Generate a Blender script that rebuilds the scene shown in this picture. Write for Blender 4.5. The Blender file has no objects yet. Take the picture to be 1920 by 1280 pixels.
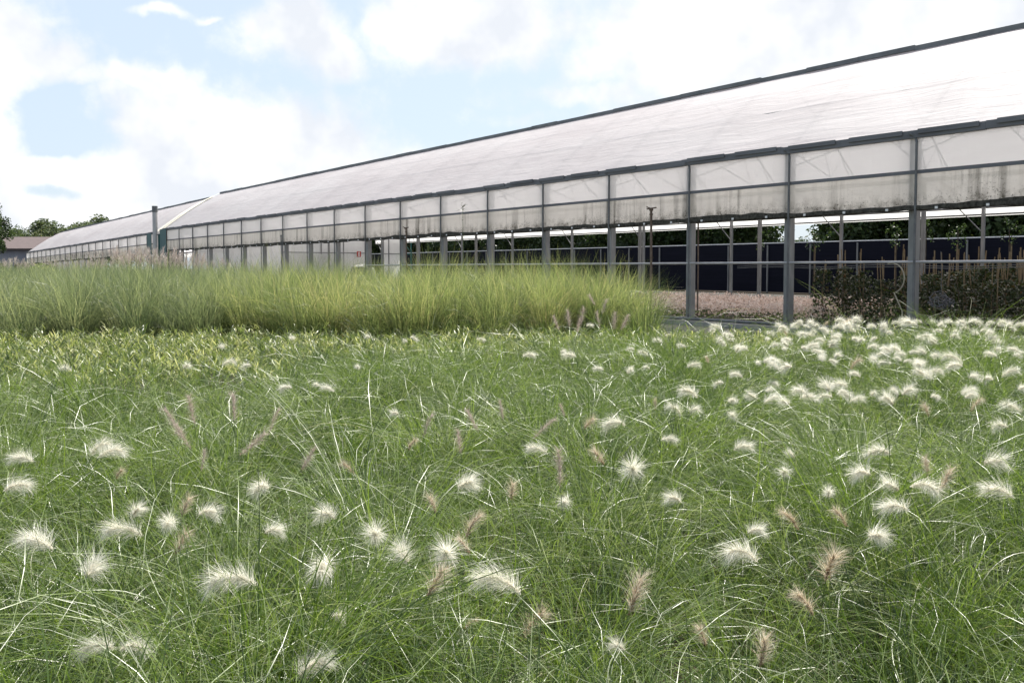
import bpy, math, random
import numpy as np
from mathutils import Vector, Matrix

S = bpy.context.scene
COL = S.collection
R = math.radians
rng = np.random.default_rng(7)
random.seed(7)

# ------------------------------------------------------------------ camera
TH = R(38.35)            # heading, from the greenhouse axis (+Y) towards +X
CAMH = 1.4
F = 1536.0               # focal length in photo pixels
HOR = 502.0              # horizon row in the photo
PITCH = 2.5
cd = bpy.data.cameras.new("camera")
cam = bpy.data.objects.new("camera", cd)
COL.objects.link(cam)
cam.location = (0, 0, CAMH)
cam.rotation_euler = (R(90 - PITCH), 0, -TH)
cd.sensor_width = 36
cd.lens = 36 * F / 1920
cd.shift_y = -((640 - F * math.tan(R(PITCH))) - HOR) / 1920
cd.clip_start = 0.05
cd.clip_end = 3000
S.camera = cam

# ------------------------------------------------------------------ light
SUN_AZ, SUN_EL = R(38.35 + 28), R(57)
EXPOSURE = 1.15
CYC = S.cycles
CYC.use_denoising = True
CYC.use_adaptive_sampling = False
CYC.max_bounces = 10
CYC.diffuse_bounces = 5
CYC.transmission_bounces = 8
CYC.transparent_max_bounces = 16
S.view_settings.view_transform = 'Standard'
S.view_settings.look = 'None'
S.view_settings.exposure = EXPOSURE
S.view_settings.gamma = 1
S.render.use_persistent_data = False

sl = bpy.data.lights.new("sun", 'SUN')
sl.energy = 5.0
sl.angle = R(0.5)
sl.color = (1.0, 0.955, 0.88)
so = bpy.data.objects.new("sun", sl)
COL.objects.link(so)
sdir = Vector((math.sin(SUN_AZ) * math.cos(SUN_EL), math.cos(SUN_AZ) * math.cos(SUN_EL), math.sin(SUN_EL)))
so.rotation_euler = sdir.to_track_quat('Z', 'Y').to_euler()
so.location = (0, 0, 60)


class NT:
    """small helper around a node tree"""
    def __init__(s, tree):
        s.t = tree
        s.t.nodes.clear()

    def n(s, kind, **kw):
        nd = s.t.nodes.new(kind)
        for k, v in kw.items():
            setattr(nd, k, v)
        return nd

    def put(s, sock, v):
        if isinstance(v, bpy.types.NodeSocket):
            s.t.links.new(v, sock)
        elif v is not None:
            sock.default_value = v

    def m(s, op, a, b=None, c=None, clamp=False):
        nd = s.n('ShaderNodeMath', operation=op)
        nd.use_clamp = clamp
        for i, v in enumerate((a, b, c)):
            if v is not None:
                s.put(nd.inputs[i], v)
        return nd.outputs[0]

    def noise(s, vec, scale, detail=4, rough=0.55, dist=0.0):
        nd = s.n('ShaderNodeTexNoise')
        s.put(nd.inputs['Vector'], vec)
        nd.inputs['Scale'].default_value = scale
        nd.inputs['Detail'].default_value = detail
        nd.inputs['Roughness'].default_value = rough
        nd.inputs['Distortion'].default_value = dist
        return nd.outputs[0]

    def ramp(s, fac, stops, interp='LINEAR'):
        nd = s.n('ShaderNodeValToRGB')
        nd.color_ramp.interpolation = interp
        el = nd.color_ramp.elements
        while len(el) < len(stops):
            el.new(0.5)
        for e, (p, c) in zip(el, stops):
            e.position = p
            e.color = (c[0], c[1], c[2], 1) if not isinstance(c, (int, float)) else (c, c, c, 1)
        s.put(nd.inputs[0], fac)
        return nd.outputs[0]

    def mix(s, fac, a, b, mode='MIX'):
        nd = s.n('ShaderNodeMix', data_type='RGBA', blend_type=mode)
        s.put(nd.inputs[0], fac)
        for sock, v in ((nd.inputs[6], a), (nd.inputs[7], b)):
            if isinstance(v, tuple) and len(v) == 3:
                v = (*v, 1)
            s.put(sock, v)
        return nd.outputs[2]

    def scale(s, vec, sc):
        nd = s.n('ShaderNodeMapping')
        s.put(nd.inputs['Vector'], vec)
        nd.inputs['Scale'].default_value = sc
        return nd.outputs[0]


def at_dir(u, v):
    al = math.atan((u - 960) / F)
    return TH + al, math.atan((HOR - v) / F * math.cos(al))


# sky: Nishita with white cumulus laid out by azimuth and elevation
W = bpy.data.worlds.new("World")
S.world = W
W.use_nodes = True
k = NT(W.node_tree)
sky = k.n('ShaderNodeTexSky', sky_type='NISHITA')
sky.sun_disc = False
sky.sun_elevation = SUN_EL
sky.sun_rotation = SUN_AZ
sky.altitude = 20
sky.air_density = 1.0
sky.dust_density = 2.2
sky.ozone_density = 1.0
tc = k.n('ShaderNodeTexCoord')
sep = k.n('ShaderNodeSeparateXYZ')
k.put(sep.inputs[0], tc.outputs['Generated'])
dx, dy, dz = sep.outputs
warp = k.n('ShaderNodeTexNoise')
k.put(warp.inputs['Vector'], tc.outputs['Generated'])
warp.inputs['Scale'].default_value = 9.0
warp.inputs['Detail'].default_value = 5
wsep = k.n('ShaderNodeSeparateColor')
k.put(wsep.inputs[0], warp.outputs['Color'])
az = k.m('ADD', k.m('ARCTAN2', dx, dy), k.m('MULTIPLY', k.m('SUBTRACT', wsep.outputs[0], 0.5), 0.13))
el0 = k.m('ARCSINE', dz)
el = k.m('ADD', el0, k.m('MULTIPLY', k.m('SUBTRACT', wsep.outputs[1], 0.5), 0.08))
n1 = k.noise(tc.outputs['Generated'], 7.0, 7, 0.62)
n2 = k.noise(tc.outputs['Generated'], 26.0, 5, 0.6)
nz = k.m('ADD', k.m('MULTIPLY', k.m('SUBTRACT', n1, 0.5), 2.2), k.m('MULTIPLY', k.m('SUBTRACT', n2, 0.5), 1.1))
CLOUDS = [  # photo col, row, half width, half height, weight
    (565, 62, 95, 58, 1.0), (620, 90, 70, 40, .9), (540, 30, 50, 35, .7), (800, 30, 95, 75, 1.0), (890, 60, 165, 60, 1.1), (960, 40, 80, 70, .9),
    (1520, 60, 360, 105, 1.25), (1850, 20, 330, 110, 1.2), (1250, 90, 90, 60, .9), (1120, 175, 240, 28, .62), (960, 215, 140, 22, .5),
    (-20, 160, 85, 150, 1.15), (95, 110, 60, 40, .8), (150, 135, 60, 22, .7), (300, 148, 90, 30, .95), (350, 165, 50, 18, .7), (320, 32, 65, 10, .62), (415, 45, 25, 7, .6), (60, 45, 70, 14, .5),
    (30, 250, 120, 80, .9), (300, 230, 120, 90, 1.0), (420, 280, 300, 90, 1.1), (100, 330, 300, 70, 1.0), (650, 330, 330, 70, .9), (300, 400, 700, 60, .9), (1000, 330, 500, 60, .6), (1700, 230, 600, 90, .9)]
dens = None
for (u, v, ru, rv, w) in CLOUDS:
    a0, e0 = at_dir(u, v)
    a = k.m('DIVIDE', k.m('SUBTRACT', az, a0), ru / F)
    e = k.m('DIVIDE', k.m('SUBTRACT', el, e0), rv / F)
    r2 = k.m('ADD', k.m('MULTIPLY', a, a), k.m('MULTIPLY', e, e))
    g = k.m('MULTIPLY', k.m('EXPONENT', k.m('MULTIPLY', r2, -0.7)), w)
    dens = g if dens is None else k.m('MAXIMUM', dens, g)
# beyond the frame, scattered clouds all round
far = k.m('MULTIPLY', k.m('SUBTRACT', k.noise(tc.outputs['Generated'], 2.6, 3), 0.42), 3.0, clamp=True)
out_of = k.m('GREATER_THAN', k.m('ABSOLUTE', k.m('SUBTRACT', az, TH)), 0.75)
up_of = k.m('GREATER_THAN', el, 0.45)
dens = k.m('MAXIMUM', dens, k.m('MULTIPLY', far, k.m('MAXIMUM', out_of, up_of)))
for (u, v, ru, rv, w) in [(125, 215, 34, 46, .55), (160, 262, 50, 22, .6), (120, 355, 50, 13, .6)]:   # blue-grey gaps in the bank
    a0, e0 = at_dir(u, v)
    a = k.m('DIVIDE', k.m('SUBTRACT', az, a0), ru / F)
    e = k.m('DIVIDE', k.m('SUBTRACT', el, e0), rv / F)
    r2 = k.m('ADD', k.m('MULTIPLY', a, a), k.m('MULTIPLY', e, e))
    dens = k.m('SUBTRACT', dens, k.m('MULTIPLY', k.m('EXPONENT', k.m('MULTIPLY', r2, -0.8)), w * 1.1))
cl = k.m('ADD', dens, k.m('MULTIPLY', nz, 0.55))
mask = k.n('ShaderNodeMapRange', interpolation_type='SMOOTHSTEP')
k.put(mask.inputs[0], cl)
mask.inputs[1].default_value = 0.25
mask.inputs[2].default_value = 0.82
mask = mask.outputs[0]
shade = k.ramp(k.noise(tc.outputs['Generated'], 9.0, 4), [(0.38, (4.45, 4.65, 5.0)), (0.60, (5.9, 5.9, 5.9))])
veil = k.n('ShaderNodeMapRange')                          # thin high veil, thinning towards the zenith
k.put(veil.inputs[0], el0)
veil.inputs[1].default_value = 0.32
veil.inputs[2].default_value = 0.9
veil.inputs[3].default_value = 0.8
veil.inputs[4].default_value = 0.15
skyc = k.mix(veil.outputs[0], sky.outputs[0], (3.75, 4.4, 5.05))
skyb = k.mix(mask, skyc, shade)
bg = k.n('ShaderNodeBackground')
k.put(bg.inputs[0], skyb)
bg.inputs[1].default_value = 0.088
wo = k.n('ShaderNodeOutputWorld')
k.t.links.new(bg.outputs[0], wo.inputs[0])

# ------------------------------------------------------------------ helpers
def at(u, v, z=None, fwd=None, X=None):
    """photo pixel -> a real point: on the level z, or at forward distance fwd, or on the plane x = X"""
    r = (u - 960) / F
    h = (HOR - v) / F
    if z is not None:
        fwd = (z - CAMH) / h
    if X is not None:
        fwd = X / (math.sin(TH) + r * math.cos(TH))
    rt = r * fwd
    return Vector((fwd * math.sin(TH) + rt * math.cos(TH), fwd * math.cos(TH) - rt * math.sin(TH), CAMH + h * fwd))


def to_world(rt, fwd):
    return rt * math.cos(TH) + fwd * math.sin(TH), -rt * math.sin(TH) + fwd * math.cos(TH)


def to_cam(x, y):
    return x * math.cos(TH) - y * math.sin(TH), x * math.sin(TH) + y * math.cos(TH)


def mesh_np(name, co, quads, attrs=None, smooth=True):
    me = bpy.data.meshes.new(name)
    co = np.ascontiguousarray(co, np.float32).reshape(-1, 3)
    quads = np.ascontiguousarray(quads, np.int32)
    m, kk = quads.shape
    me.vertices.add(len(co))
    me.vertices.foreach_set('co', co.ravel())
    me.loops.add(m * kk)
    me.loops.foreach_set('vertex_index', quads.ravel())
    me.polygons.add(m)
    me.polygons.foreach_set('loop_start', np.arange(0, m * kk, kk, dtype=np.int32))
    me.update(calc_edges=True)
    for a, d in (attrs or {}).items():
        at_ = me.attributes.new(a, 'FLOAT', 'POINT')
        at_.data.foreach_set('value', np.ascontiguousarray(d, np.float32).ravel())
    if not smooth:
        me.shade_flat()
    return me


def link(name, me, mat, parent=None, loc=None):
    o = bpy.data.objects.new(name, me)
    COL.objects.link(o)
    if mat is not None and not me.materials:
        me.materials.append(mat)
    if parent is not None:
        o.parent = parent
    if loc is not None:
        o.location = loc
    return o


def tag(o, label, cat, group=None, kind=None):
    o['label'] = label
    o['category'] = cat
    if group:
        o['group'] = group
    if kind:
        o['kind'] = kind
    return o


def thing(name, label, cat, loc=(0, 0, 0), rz=0.0, group=None):
    o = bpy.data.objects.new(name, None)
    o.empty_display_size = 0.2
    COL.objects.link(o)
    o.location = loc
    o.rotation_euler = (0, 0, rz)
    return tag(o, label, cat, group)


class MB:
    def __init__(s):
        s.v, s.f, s.sm = [], [], False

    def box(s, x0, y0, z0, x1, y1, z1):
        b = len(s.v)
        s.v += [(x0, y0, z0), (x1, y0, z0), (x1, y1, z0), (x0, y1, z0), (x0, y0, z1), (x1, y0, z1), (x1, y1, z1), (x0, y1, z1)]
        s.f += [tuple(b + i for i in q) for q in ((3, 2, 1, 0), (4, 5, 6, 7), (0, 1, 5, 4), (1, 2, 6, 5), (2, 3, 7, 6), (3, 0, 4, 7))]
        return s

    def tube(s, pts, r, n=8, r1=None):
        pts = [Vector(p) for p in pts]
        b0 = len(s.v)
        m = len(pts)
        up = None
        for i, p in enumerate(pts):
            d = (pts[min(i + 1, m - 1)] - pts[max(i - 1, 0)]).normalized()
            if up is None:
                up = Vector((0, 0, 1)) if abs(d.z) < 0.9 else Vector((1, 0, 0))
            a = d.cross(up).normalized()
            c = a.cross(d).normalized()
            up = c
            rr = r if r1 is None else r + (r1 - r) * i / (m - 1)
            for j in range(n):
                t = 2 * math.pi * j / n
                s.v.append(tuple(p + a * (rr * math.cos(t)) + c * (rr * math.sin(t))))
        for i in range(m - 1):
            for j in range(n):
                s.f.append((b0 + i * n + j, b0 + i * n + (j + 1) % n, b0 + (i + 1) * n + (j + 1) % n, b0 + (i + 1) * n + j))
        s.f.append(tuple(b0 + j for j in range(n))[::-1])
        s.f.append(tuple(b0 + (m - 1) * n + j for j in range(n)))
        return s

    def quad(s, a, b, c, d):
        i = len(s.v)
        s.v += [tuple(a), tuple(b), tuple(c), tuple(d)]
        s.f.append((i, i + 1, i + 2, i + 3))
        return s

    def mesh(s, name, smooth=False):
        me = bpy.data.meshes.new(name)
        me.from_pydata(s.v, [], s.f)
        me.update()
        if not smooth:
            me.shade_flat()
        return me

    def obj(s, name, mat, parent=None, smooth=False, loc=None):
        return link(name, s.mesh(name, smooth), mat, parent, loc)


# ------------------------------------------------------------------ materials
def new_mat(name):
    m = bpy.data.materials.new(name)
    m.use_nodes = True
    q = NT(m.node_tree)
    q.out = q.n('ShaderNodeOutputMaterial')
    return m, q


def principled(q, color, rough=0.6, spec=0.5, metal=0.0, normal=None):
    p = q.n('ShaderNodeBsdfPrincipled')
    if isinstance(color, tuple):
        color = (*color[:3], 1)
    q.put(p.inputs['Base Color'], color)
    q.put(p.inputs['Roughness'], rough)
    p.inputs['Specular IOR Level'].default_value = spec
    p.inputs['Metallic'].default_value = metal
    if normal is not None:
        q.put(p.inputs['Normal'], normal)
    return p.outputs[0]


def pos(q):
    return q.n('ShaderNodeNewGeometry').outputs['Position']


def bump(q, h, strength=0.3, dist=0.02):
    b = q.n('ShaderNodeBump')
    b.inputs['Strength'].default_value = strength
    b.inputs['Distance'].default_value = dist
    q.put(b.inputs['Height'], h)
    return b.outputs[0]


def mat_solid(name, c1, c2, scale=6.0, rough=0.6, spec=0.4, metal=0.0, stretch=(1, 1, 1), bmp=0.0):
    m, q = new_mat(name)
    n = q.noise(q.scale(pos(q), stretch), scale, 6, 0.65)
    col = q.mix(q.ramp(n, [(0.3, 0.0), (0.7, 1.0)]), c1, c2)
    nm = bump(q, n, bmp, 0.02) if bmp else None
    q.t.links.new(principled(q, col, rough, spec, metal, nm), q.out.inputs[0])
    return m


def mat_leaf(name, stops, trans=0.4, rough=0.4, spec=0.5, tboost=1.25, yellow=(1.08, 1.08, 0.75), tip=None, patch=None):
    """thin leaf: reflecting front plus transmitted light; hue picked per leaf from the mesh attribute rnd"""
    m, q = new_mat(name)
    a = q.n('ShaderNodeAttribute', attribute_name='rnd')
    col = q.ramp(a.outputs['Fac'], stops)
    if patch:
        col = q.mix(q.ramp(q.noise(pos(q), patch[0], 3), [(0.4, 0.0), (0.6, 1.0)]), col, patch[1], 'MULTIPLY')
    if tip:
        t = q.n('ShaderNodeAttribute', attribute_name='tt')
        col = q.mix(q.ramp(t.outputs['Fac'], [(tip[0], 0.0), (1.0, tip[1])]), col, tip[2])
    p = principled(q, col, rough, spec)
    tr = q.n('ShaderNodeBsdfTranslucent')
    q.put(tr.inputs[0], q.mix(1.0, col, tuple(c * tboost for c in yellow), 'MULTIPLY'))
    mx = q.n('ShaderNodeMixShader')
    mx.inputs[0].default_value = trans
    q.t.links.new(p, mx.inputs[1])
    q.t.links.new(tr.outputs[0], mx.inputs[2])
    q.t.links.new(mx.outputs[0], q.out.inputs[0])
    return m


def mat_film(name, color, clear, trans, rough=0.35, dirt=None, wr=(0.25, 3.0, (1, 1, 1)), hoops=False):
    m, q = new_mat(name)
    P = pos(q)
    col = (*color, 1)
    n = q.noise(q.scale(P, wr[2]), wr[1], 6, 0.6, 0.4)
    col = q.mix(q.ramp(n, [(0.25, 0.0), (0.75, 1.0)]), tuple(c * 0.93 for c in color), color)
    clr = clear
    if hoops:                                # old rain marks over the film, and the doubled film over each hoop
        sp = q.n('ShaderNodeSeparateXYZ')
        q.put(sp.inputs[0], P)
        big = q.ramp(q.noise(q.scale(P, (0.5, 0.16, 0.5)), 1.0, 4, 0.6), [(0.35, 0.0), (0.65, 1.0)])
        col = q.mix(big, q.mix(1.0, col, (0.90, 0.88, 0.885), 'MULTIPLY'), col)
        fr_ = q.m('ABSOLUTE', q.m('SUBTRACT', q.m('FRACT', q.m('DIVIDE', q.m('SUBTRACT', sp.outputs[1], 7.70 - 1.375), 2.75)), 0.5))
        line = q.ramp(fr_, [(0.0, 1.0), (0.018, 0.9), (0.03, 0.0)])
        seam = q.m('ABSOLUTE', q.m('SUBTRACT', q.m('FRACT', q.m('DIVIDE', q.m('SUBTRACT', sp.outputs[1], 1.1), 11.0)), 0.5))
        line = q.m('ADD', q.m('MULTIPLY', line, 0.10), q.m('MULTIPLY', q.ramp(seam, [(0.0, 1.0), (0.006, 1.0), (0.010, 0.0)]), 0.12))
        col = q.mix(line, col, (0.45, 0.43, 0.43))
    if dirt:
        sp = q.n('ShaderNodeSeparateXYZ')
        q.put(sp.inputs[0], P)
        z0, z1 = dirt
        low = q.n('ShaderNodeMapRange', interpolation_type='SMOOTHSTEP')
        q.put(low.inputs[0], sp.outputs[2])
        low.inputs[1].default_value = z1
        low.inputs[2].default_value = z0
        streak = q.noise(q.scale(P, (0.4, 5.5, 0.35)), 1.0, 5, 0.6)
        big = q.noise(q.scale(P, (0.2, 0.5, 0.2)), 1.0, 2, 0.5)
        st = q.m('MULTIPLY', q.ramp(streak, [(0.47, 0.0), (0.66, 1.0)]), q.ramp(big, [(0.42, 0.06), (0.60, 1.0)]))
        spk = q.ramp(q.noise(P, 26.0, 4, 0.7), [(0.56, 0.0), (0.66, 1.0)])
        edge = q.m('POWER', low.outputs[0], 3.0)
        spk = q.m('MULTIPLY', spk, q.m('ADD', edge, q.m('MULTIPLY', q.ramp(big, [(0.45, 0.0), (0.6, 1.0)]), 0.4)))
        blot = q.m('MULTIPLY', q.ramp(q.noise(P, 5.0, 5, 0.7), [(0.4, 0.0), (0.7, 1.0)]), edge)
        d = q.m('ADD', q.m('ADD', q.m('MULTIPLY', st, 0.72), q.m('MULTIPLY', spk, 0.9)), q.m('MULTIPLY', blot, 0.85), clamp=True)
        col = q.mix(d, q.mix(0.55, col, (0.66, 0.64, 0.56)), (0.10, 0.095, 0.075))
        clr = q.m('MULTIPLY', q.m('SUBTRACT', 1.0, d), clear)
    nm = bump(q, n, wr[0], 0.05)
    df = principled(q, col, rough, 0.5, 0.0, nm)
    tr = q.n('ShaderNodeBsdfTranslucent')
    q.put(tr.inputs[0], col)
    q.put(tr.inputs[1], nm)
    m1 = q.n('ShaderNodeMixShader')
    m1.inputs[0].default_value = trans
    q.t.links.new(df, m1.inputs[1])
    q.t.links.new(tr.outputs[0], m1.inputs[2])
    tp = q.n('ShaderNodeBsdfTransparent')
    m2 = q.n('ShaderNodeMixShader')
    q.put(m2.inputs[0], clr)
    q.t.links.new(m1.outputs[0], m2.inputs[1])
    q.t.links.new(tp.outputs[0], m2.inputs[2])
    q.t.links.new(m2.outputs[0], q.out.inputs[0])
    return m


M = {}
M['soil'] = mat_solid('soil', (0.022, 0.018, 0.012), (0.06, 0.05, 0.035), 3.0, 0.95, 0.1, bmp=0.5)
M['cloth'] = mat_solid('ground_cloth', (0.03, 0.032, 0.03), (0.08, 0.075, 0.065), 2.0, 0.9, 0.1)
M['path'] = mat_solid('gravel_path', (0.17, 0.165, 0.12), (0.31, 0.29, 0.22), 9.0, 0.95, 0.1, bmp=0.6)
M['concrete'] = mat_solid('concrete', (0.24, 0.24, 0.23), (0.36, 0.36, 0.33), 5.0, 0.9, 0.2, bmp=0.2)
M['steel'] = mat_solid('galvanised', (0.14, 0.148, 0.15), (0.26, 0.265, 0.265), 4.0, 0.5, 0.5, 0.15, (1, 1, 0.3))
M['pipe'] = mat_solid('dark_pipe', (0.09, 0.095, 0.10), (0.17, 0.175, 0.18), 5.0, 0.5, 0.4, 0.2)
M['gutter'] = mat_solid('gutter', (0.10, 0.105, 0.115), (0.19, 0.195, 0.21), 1.5, 0.6, 0.4, 0.1, (1, 0.4, 3))
M['roll'] = mat_solid('curtain_roll', (0.012, 0.012, 0.011), (0.10, 0.095, 0.08), 14.0, 0.8, 0.2)
M['ridge'] = mat_solid('ridge_strip', (0.10, 0.11, 0.115), (0.19, 0.20, 0.205), 2.0, 0.6, 0.4)
M['rust'] = mat_solid('rusty_pipe', (0.09, 0.06, 0.045), (0.18, 0.14, 0.11), 9.0, 0.8, 0.3)
M['teal'] = mat_solid('teal_panel', (0.006, 0.07, 0.075), (0.010, 0.095, 0.095), 3.0, 0.5, 0.4)
M['tealframe'] = mat_solid('green_frame', (0.02, 0.10, 0.085), (0.03, 0.14, 0.12), 3.0, 0.5, 0.4)
M['navy'] = mat_solid('navy_netting', (0.004, 0.005, 0.011), (0.009, 0.010, 0.020), 2.0, 0.85, 0.15, 0, (1, 0.2, 6), bmp=0.3)
M['whiterail'] = mat_solid('white_rail', (0.66, 0.68, 0.70), (0.8, 0.8, 0.8), 3.0, 0.5, 0.4)
M['cane'] = mat_solid('bamboo_cane', (0.15, 0.105, 0.06), (0.29, 0.22, 0.13), 8.0, 0.7, 0.3)
M['bark'] = mat_solid('bark', (0.05, 0.04, 0.03), (0.11, 0.09, 0.07), 6.0, 0.95, 0.1, 0, (1, 1, 0.3), bmp=0.5)
M['pale_pipe'] = mat_solid('flue_metal', (0.33, 0.33, 0.34), (0.48, 0.47, 0.46), 3.0, 0.4, 0.5, 0.5, (1, 1, 0.3))
M['brick_roof'] = mat_solid('brown_tiles', (0.10, 0.082, 0.08), (0.14, 0.11, 0.108), 2.0, 0.9, 0.2, 0, (1, 1, 6))
M['bluewall'] = mat_solid('grey_blue_wall', (0.22, 0.23, 0.28), (0.27, 0.28, 0.33), 1.0, 0.9, 0.2)
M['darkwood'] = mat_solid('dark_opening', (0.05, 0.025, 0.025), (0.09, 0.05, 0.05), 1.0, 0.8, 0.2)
M['red'] = mat_solid('sign_red', (0.35, 0.03, 0.03), (0.42, 0.05, 0.05), 5.0, 0.5, 0.4)
M['white'] = mat_solid('sign_white', (0.72, 0.72, 0.72), (0.8, 0.8, 0.8), 5.0, 0.5, 0.4)
M['carpaint'] = mat_solid('car_paint', (0.62, 0.66, 0.62), (0.7, 0.72, 0.68), 1.0, 0.25, 0.5)
M['carglass'] = mat_solid('car_glass', (0.04, 0.05, 0.05), (0.06, 0.07, 0.07), 1.0, 0.08, 0.5)
M['rubber'] = mat_solid('rubber', (0.02, 0.02, 0.02), (0.04, 0.04, 0.04), 5.0, 0.8, 0.3)
M['hose'] = mat_solid('hose', (0.30, 0.27, 0.20), (0.42, 0.38, 0.30), 5.0, 0.6, 0.3)
M['wire'] = mat_solid('wire', (0.12, 0.12, 0.14), (0.25, 0.25, 0.28), 9.0, 0.5, 0.5, 0.4)
M['trim'] = mat_solid('cream_trim', (0.62, 0.58, 0.46), (0.72, 0.69, 0.58), 3.0, 0.7, 0.3)

M['roof'] = mat_film('roof_film', (0.75, 0.725, 0.735), 0.035, 0.55, 0.65, None, (0.5, 1.0, (4.2, 0.6, 4.2)), True)
M['film'] = mat_film('side_film', (0.95, 0.95, 0.935), 0.10, 0.75, 0.4, None, (0.15, 1.0, (1, 0.5, 3.0)))
M['dirty'] = mat_film('dirty_film', (0.95, 0.945, 0.91), 0.05, 0.75, 0.5, (2.55, 3.22), (0.15, 1.0, (1, 0.5, 3.0)))
M['panel'] = mat_film('partition_film', (0.78, 0.79, 0.78), 0.06, 0.5, 0.5, None, (0.1, 1.0, (3, 1, 0.4)))

M['grass'] = mat_leaf('feather_grass_blade', [(0.0, (0.028, 0.055, 0.010)), (0.35, (0.075, 0.128, 0.020)), (0.60, (0.160, 0.230, 0.042)), (0.78, (0.165, 0.215, 0.090)), (0.93, (0.26, 0.295, 0.17)), (0.96, (0.30, 0.30, 0.20)), (1.0, (0.42, 0.41, 0.31))], 0.36, 0.37, 0.62)
M['tall'] = mat_leaf('maiden_grass_blade', [(0.0, (0.055, 0.085, 0.032)), (0.4, (0.16, 0.205, 0.088)), (0.75, (0.29, 0.32, 0.145)), (0.92, (0.40, 0.40, 0.21)), (1.0, (0.43, 0.38, 0.23))], 0.46, 0.4, 0.4)
M['tallgrey'] = mat_leaf('grey_maiden_grass_blade', [(0.0, (0.060, 0.090, 0.048)), (0.5, (0.165, 0.205, 0.115)), (1.0, (0.32, 0.34, 0.205))], 0.45, 0.4, 0.4)
M['sasa'] = mat_leaf('variegated_leaf', [(0.0, (0.045, 0.075, 0.022)), (0.35, (0.12, 0.165, 0.05)), (0.7, (0.25, 0.285, 0.11)), (1.0, (0.48, 0.48, 0.27))], 0.35, 0.42, 0.4)
M['pink'] = mat_leaf('pink_leaf', [(0.0, (0.34, 0.25, 0.19)), (0.2, (0.68, 0.54, 0.47)), (0.7, (0.80, 0.67, 0.60)), (1.0, (0.88, 0.79, 0.73))], 0.3, 0.6, 0.3, 1.1, (1, .95, .9))
M['pinkgreen'] = mat_leaf('low_green_leaf', [(0.0, (0.04, 0.07, 0.02)), (1.0, (0.14, 0.17, 0.06))], 0.3, 0.5, 0.3)
M['rose'] = mat_leaf('dark_shrub_leaf', [(0.0, (0.018, 0.028, 0.010)), (0.6, (0.035, 0.050, 0.018)), (0.9, (0.07, 0.085, 0.03)), (1.0, (0.12, 0.06, 0.03))], 0.22, 0.4, 0.4)
M['tree'] = mat_leaf('tree_leaf', [(0.0, (0.018, 0.034, 0.010)), (0.5, (0.034, 0.060, 0.018)), (0.9, (0.060, 0.090, 0.028)), (1.0, (0.10, 0.12, 0.04))], 0.28, 0.45, 0.4)
M['farleaf'] = mat_leaf('far_tree_leaf', [(0.0, (0.05, 0.075, 0.035)), (0.6, (0.085, 0.115, 0.055)), (1.0, (0.14, 0.14, 0.07))], 0.28, 0.6, 0.3)
M['white_plume'] = mat_leaf('white_bristle', [(0.0, (0.60, 0.55, 0.43)), (0.5, (0.79, 0.77, 0.69)), (1.0, (0.88, 0.87, 0.81))], 0.48, 0.4, 0.3, 1.0, (1, 1, .97))
M['tan_plume'] = mat_leaf('tan_bristle', [(0.0, (0.24, 0.15, 0.09)), (0.45, (0.52, 0.42, 0.30)), (1.0, (0.78, 0.72, 0.60))], 0.4, 0.5, 0.3, 1.0, (1, .97, .9))
M['purple_plume'] = mat_leaf('purple_bristle', [(0.0, (0.32, 0.24, 0.20)), (0.5, (0.50, 0.42, 0.37)), (1.0, (0.68, 0.61, 0.56))], 0.4, 0.5, 0.3, 1.0, (1, .97, .95))
M['silver_plume'] = mat_leaf('silver_bristle', [(0.0, (0.34, 0.27, 0.23)), (0.5, (0.48, 0.41, 0.37)), (1.0, (0.64, 0.58, 0.54))], 0.45, 0.5, 0.3, 1.0, (1, .98, .95))
M['stalk'] = mat_solid('grass_stalk', (0.08, 0.13, 0.035), (0.16, 0.20, 0.07), 20.0, 0.5, 0.4)


# ------------------------------------------------------------------ leaf and blade geometry
def blades(root, phi, L, a0, bend, w, S_, twist=0.6, pw=1.4, rnd=None, taper=0.6):
    n = len(root)
    t = np.linspace(0, 1, S_ + 1)
    a = a0[:, None] + bend[:, None] * t[None] ** pw
    am = 0.5 * (a[:, 1:] + a[:, :-1])
    ds = (L / S_)[:, None]
    hx = np.concatenate([np.zeros((n, 1)), np.cumsum(np.sin(am) * ds, 1)], 1)
    hz = np.concatenate([np.zeros((n, 1)), np.cumsum(np.cos(am) * ds, 1)], 1)
    # slow sideways sweep
    sw = rng.normal(0, 0.25, n)[:, None] * t[None] + rng.normal(0, 0.5, n)[:, None] * t[None] ** 2.5
    ph = phi[:, None] + sw
    c, s = np.cos(ph), np.sin(ph)
    P = np.stack([root[:, 0:1] + hx * c, root[:, 1:2] + hx * s, root[:, 2:3] + hz], -1)
    tw = rng.uniform(-1.2, 1.2, n)[:, None] * 0.7 + rng.normal(0, twist, n)[:, None] * t[None]
    side = np.stack([-s, c, np.zeros_like(s)], -1)
    nor = np.stack([c * np.cos(a), s * np.cos(a), -np.sin(a)], -1)
    D = side * np.cos(tw)[..., None] + nor * np.sin(tw)[..., None]
    prof = np.clip((1 - t) ** taper, 0.06, 1) * np.clip(0.55 + 2.0 * t, 0, 1)
    wd = (w[:, None] * prof[None] * 0.5)[..., None]
    V = np.stack([P - D * wd, P + D * wd], 2)                 # n, S+1, 2, 3
    base = (np.arange(n) * (S_ + 1) * 2)[:, None]
    i = np.arange(S_)[None] * 2
    Q = np.stack([base + i, base + i + 1, base + i + 3, base + i + 2], -1).reshape(-1, 4)
    if rnd is None:
        rnd = rng.random(n)
    A = np.repeat(rnd, (S_ + 1) * 2)
    T = np.broadcast_to(t[None, :, None], (n, S_ + 1, 2)).ravel()
    return V.reshape(-1, 3), Q, A, T


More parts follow.
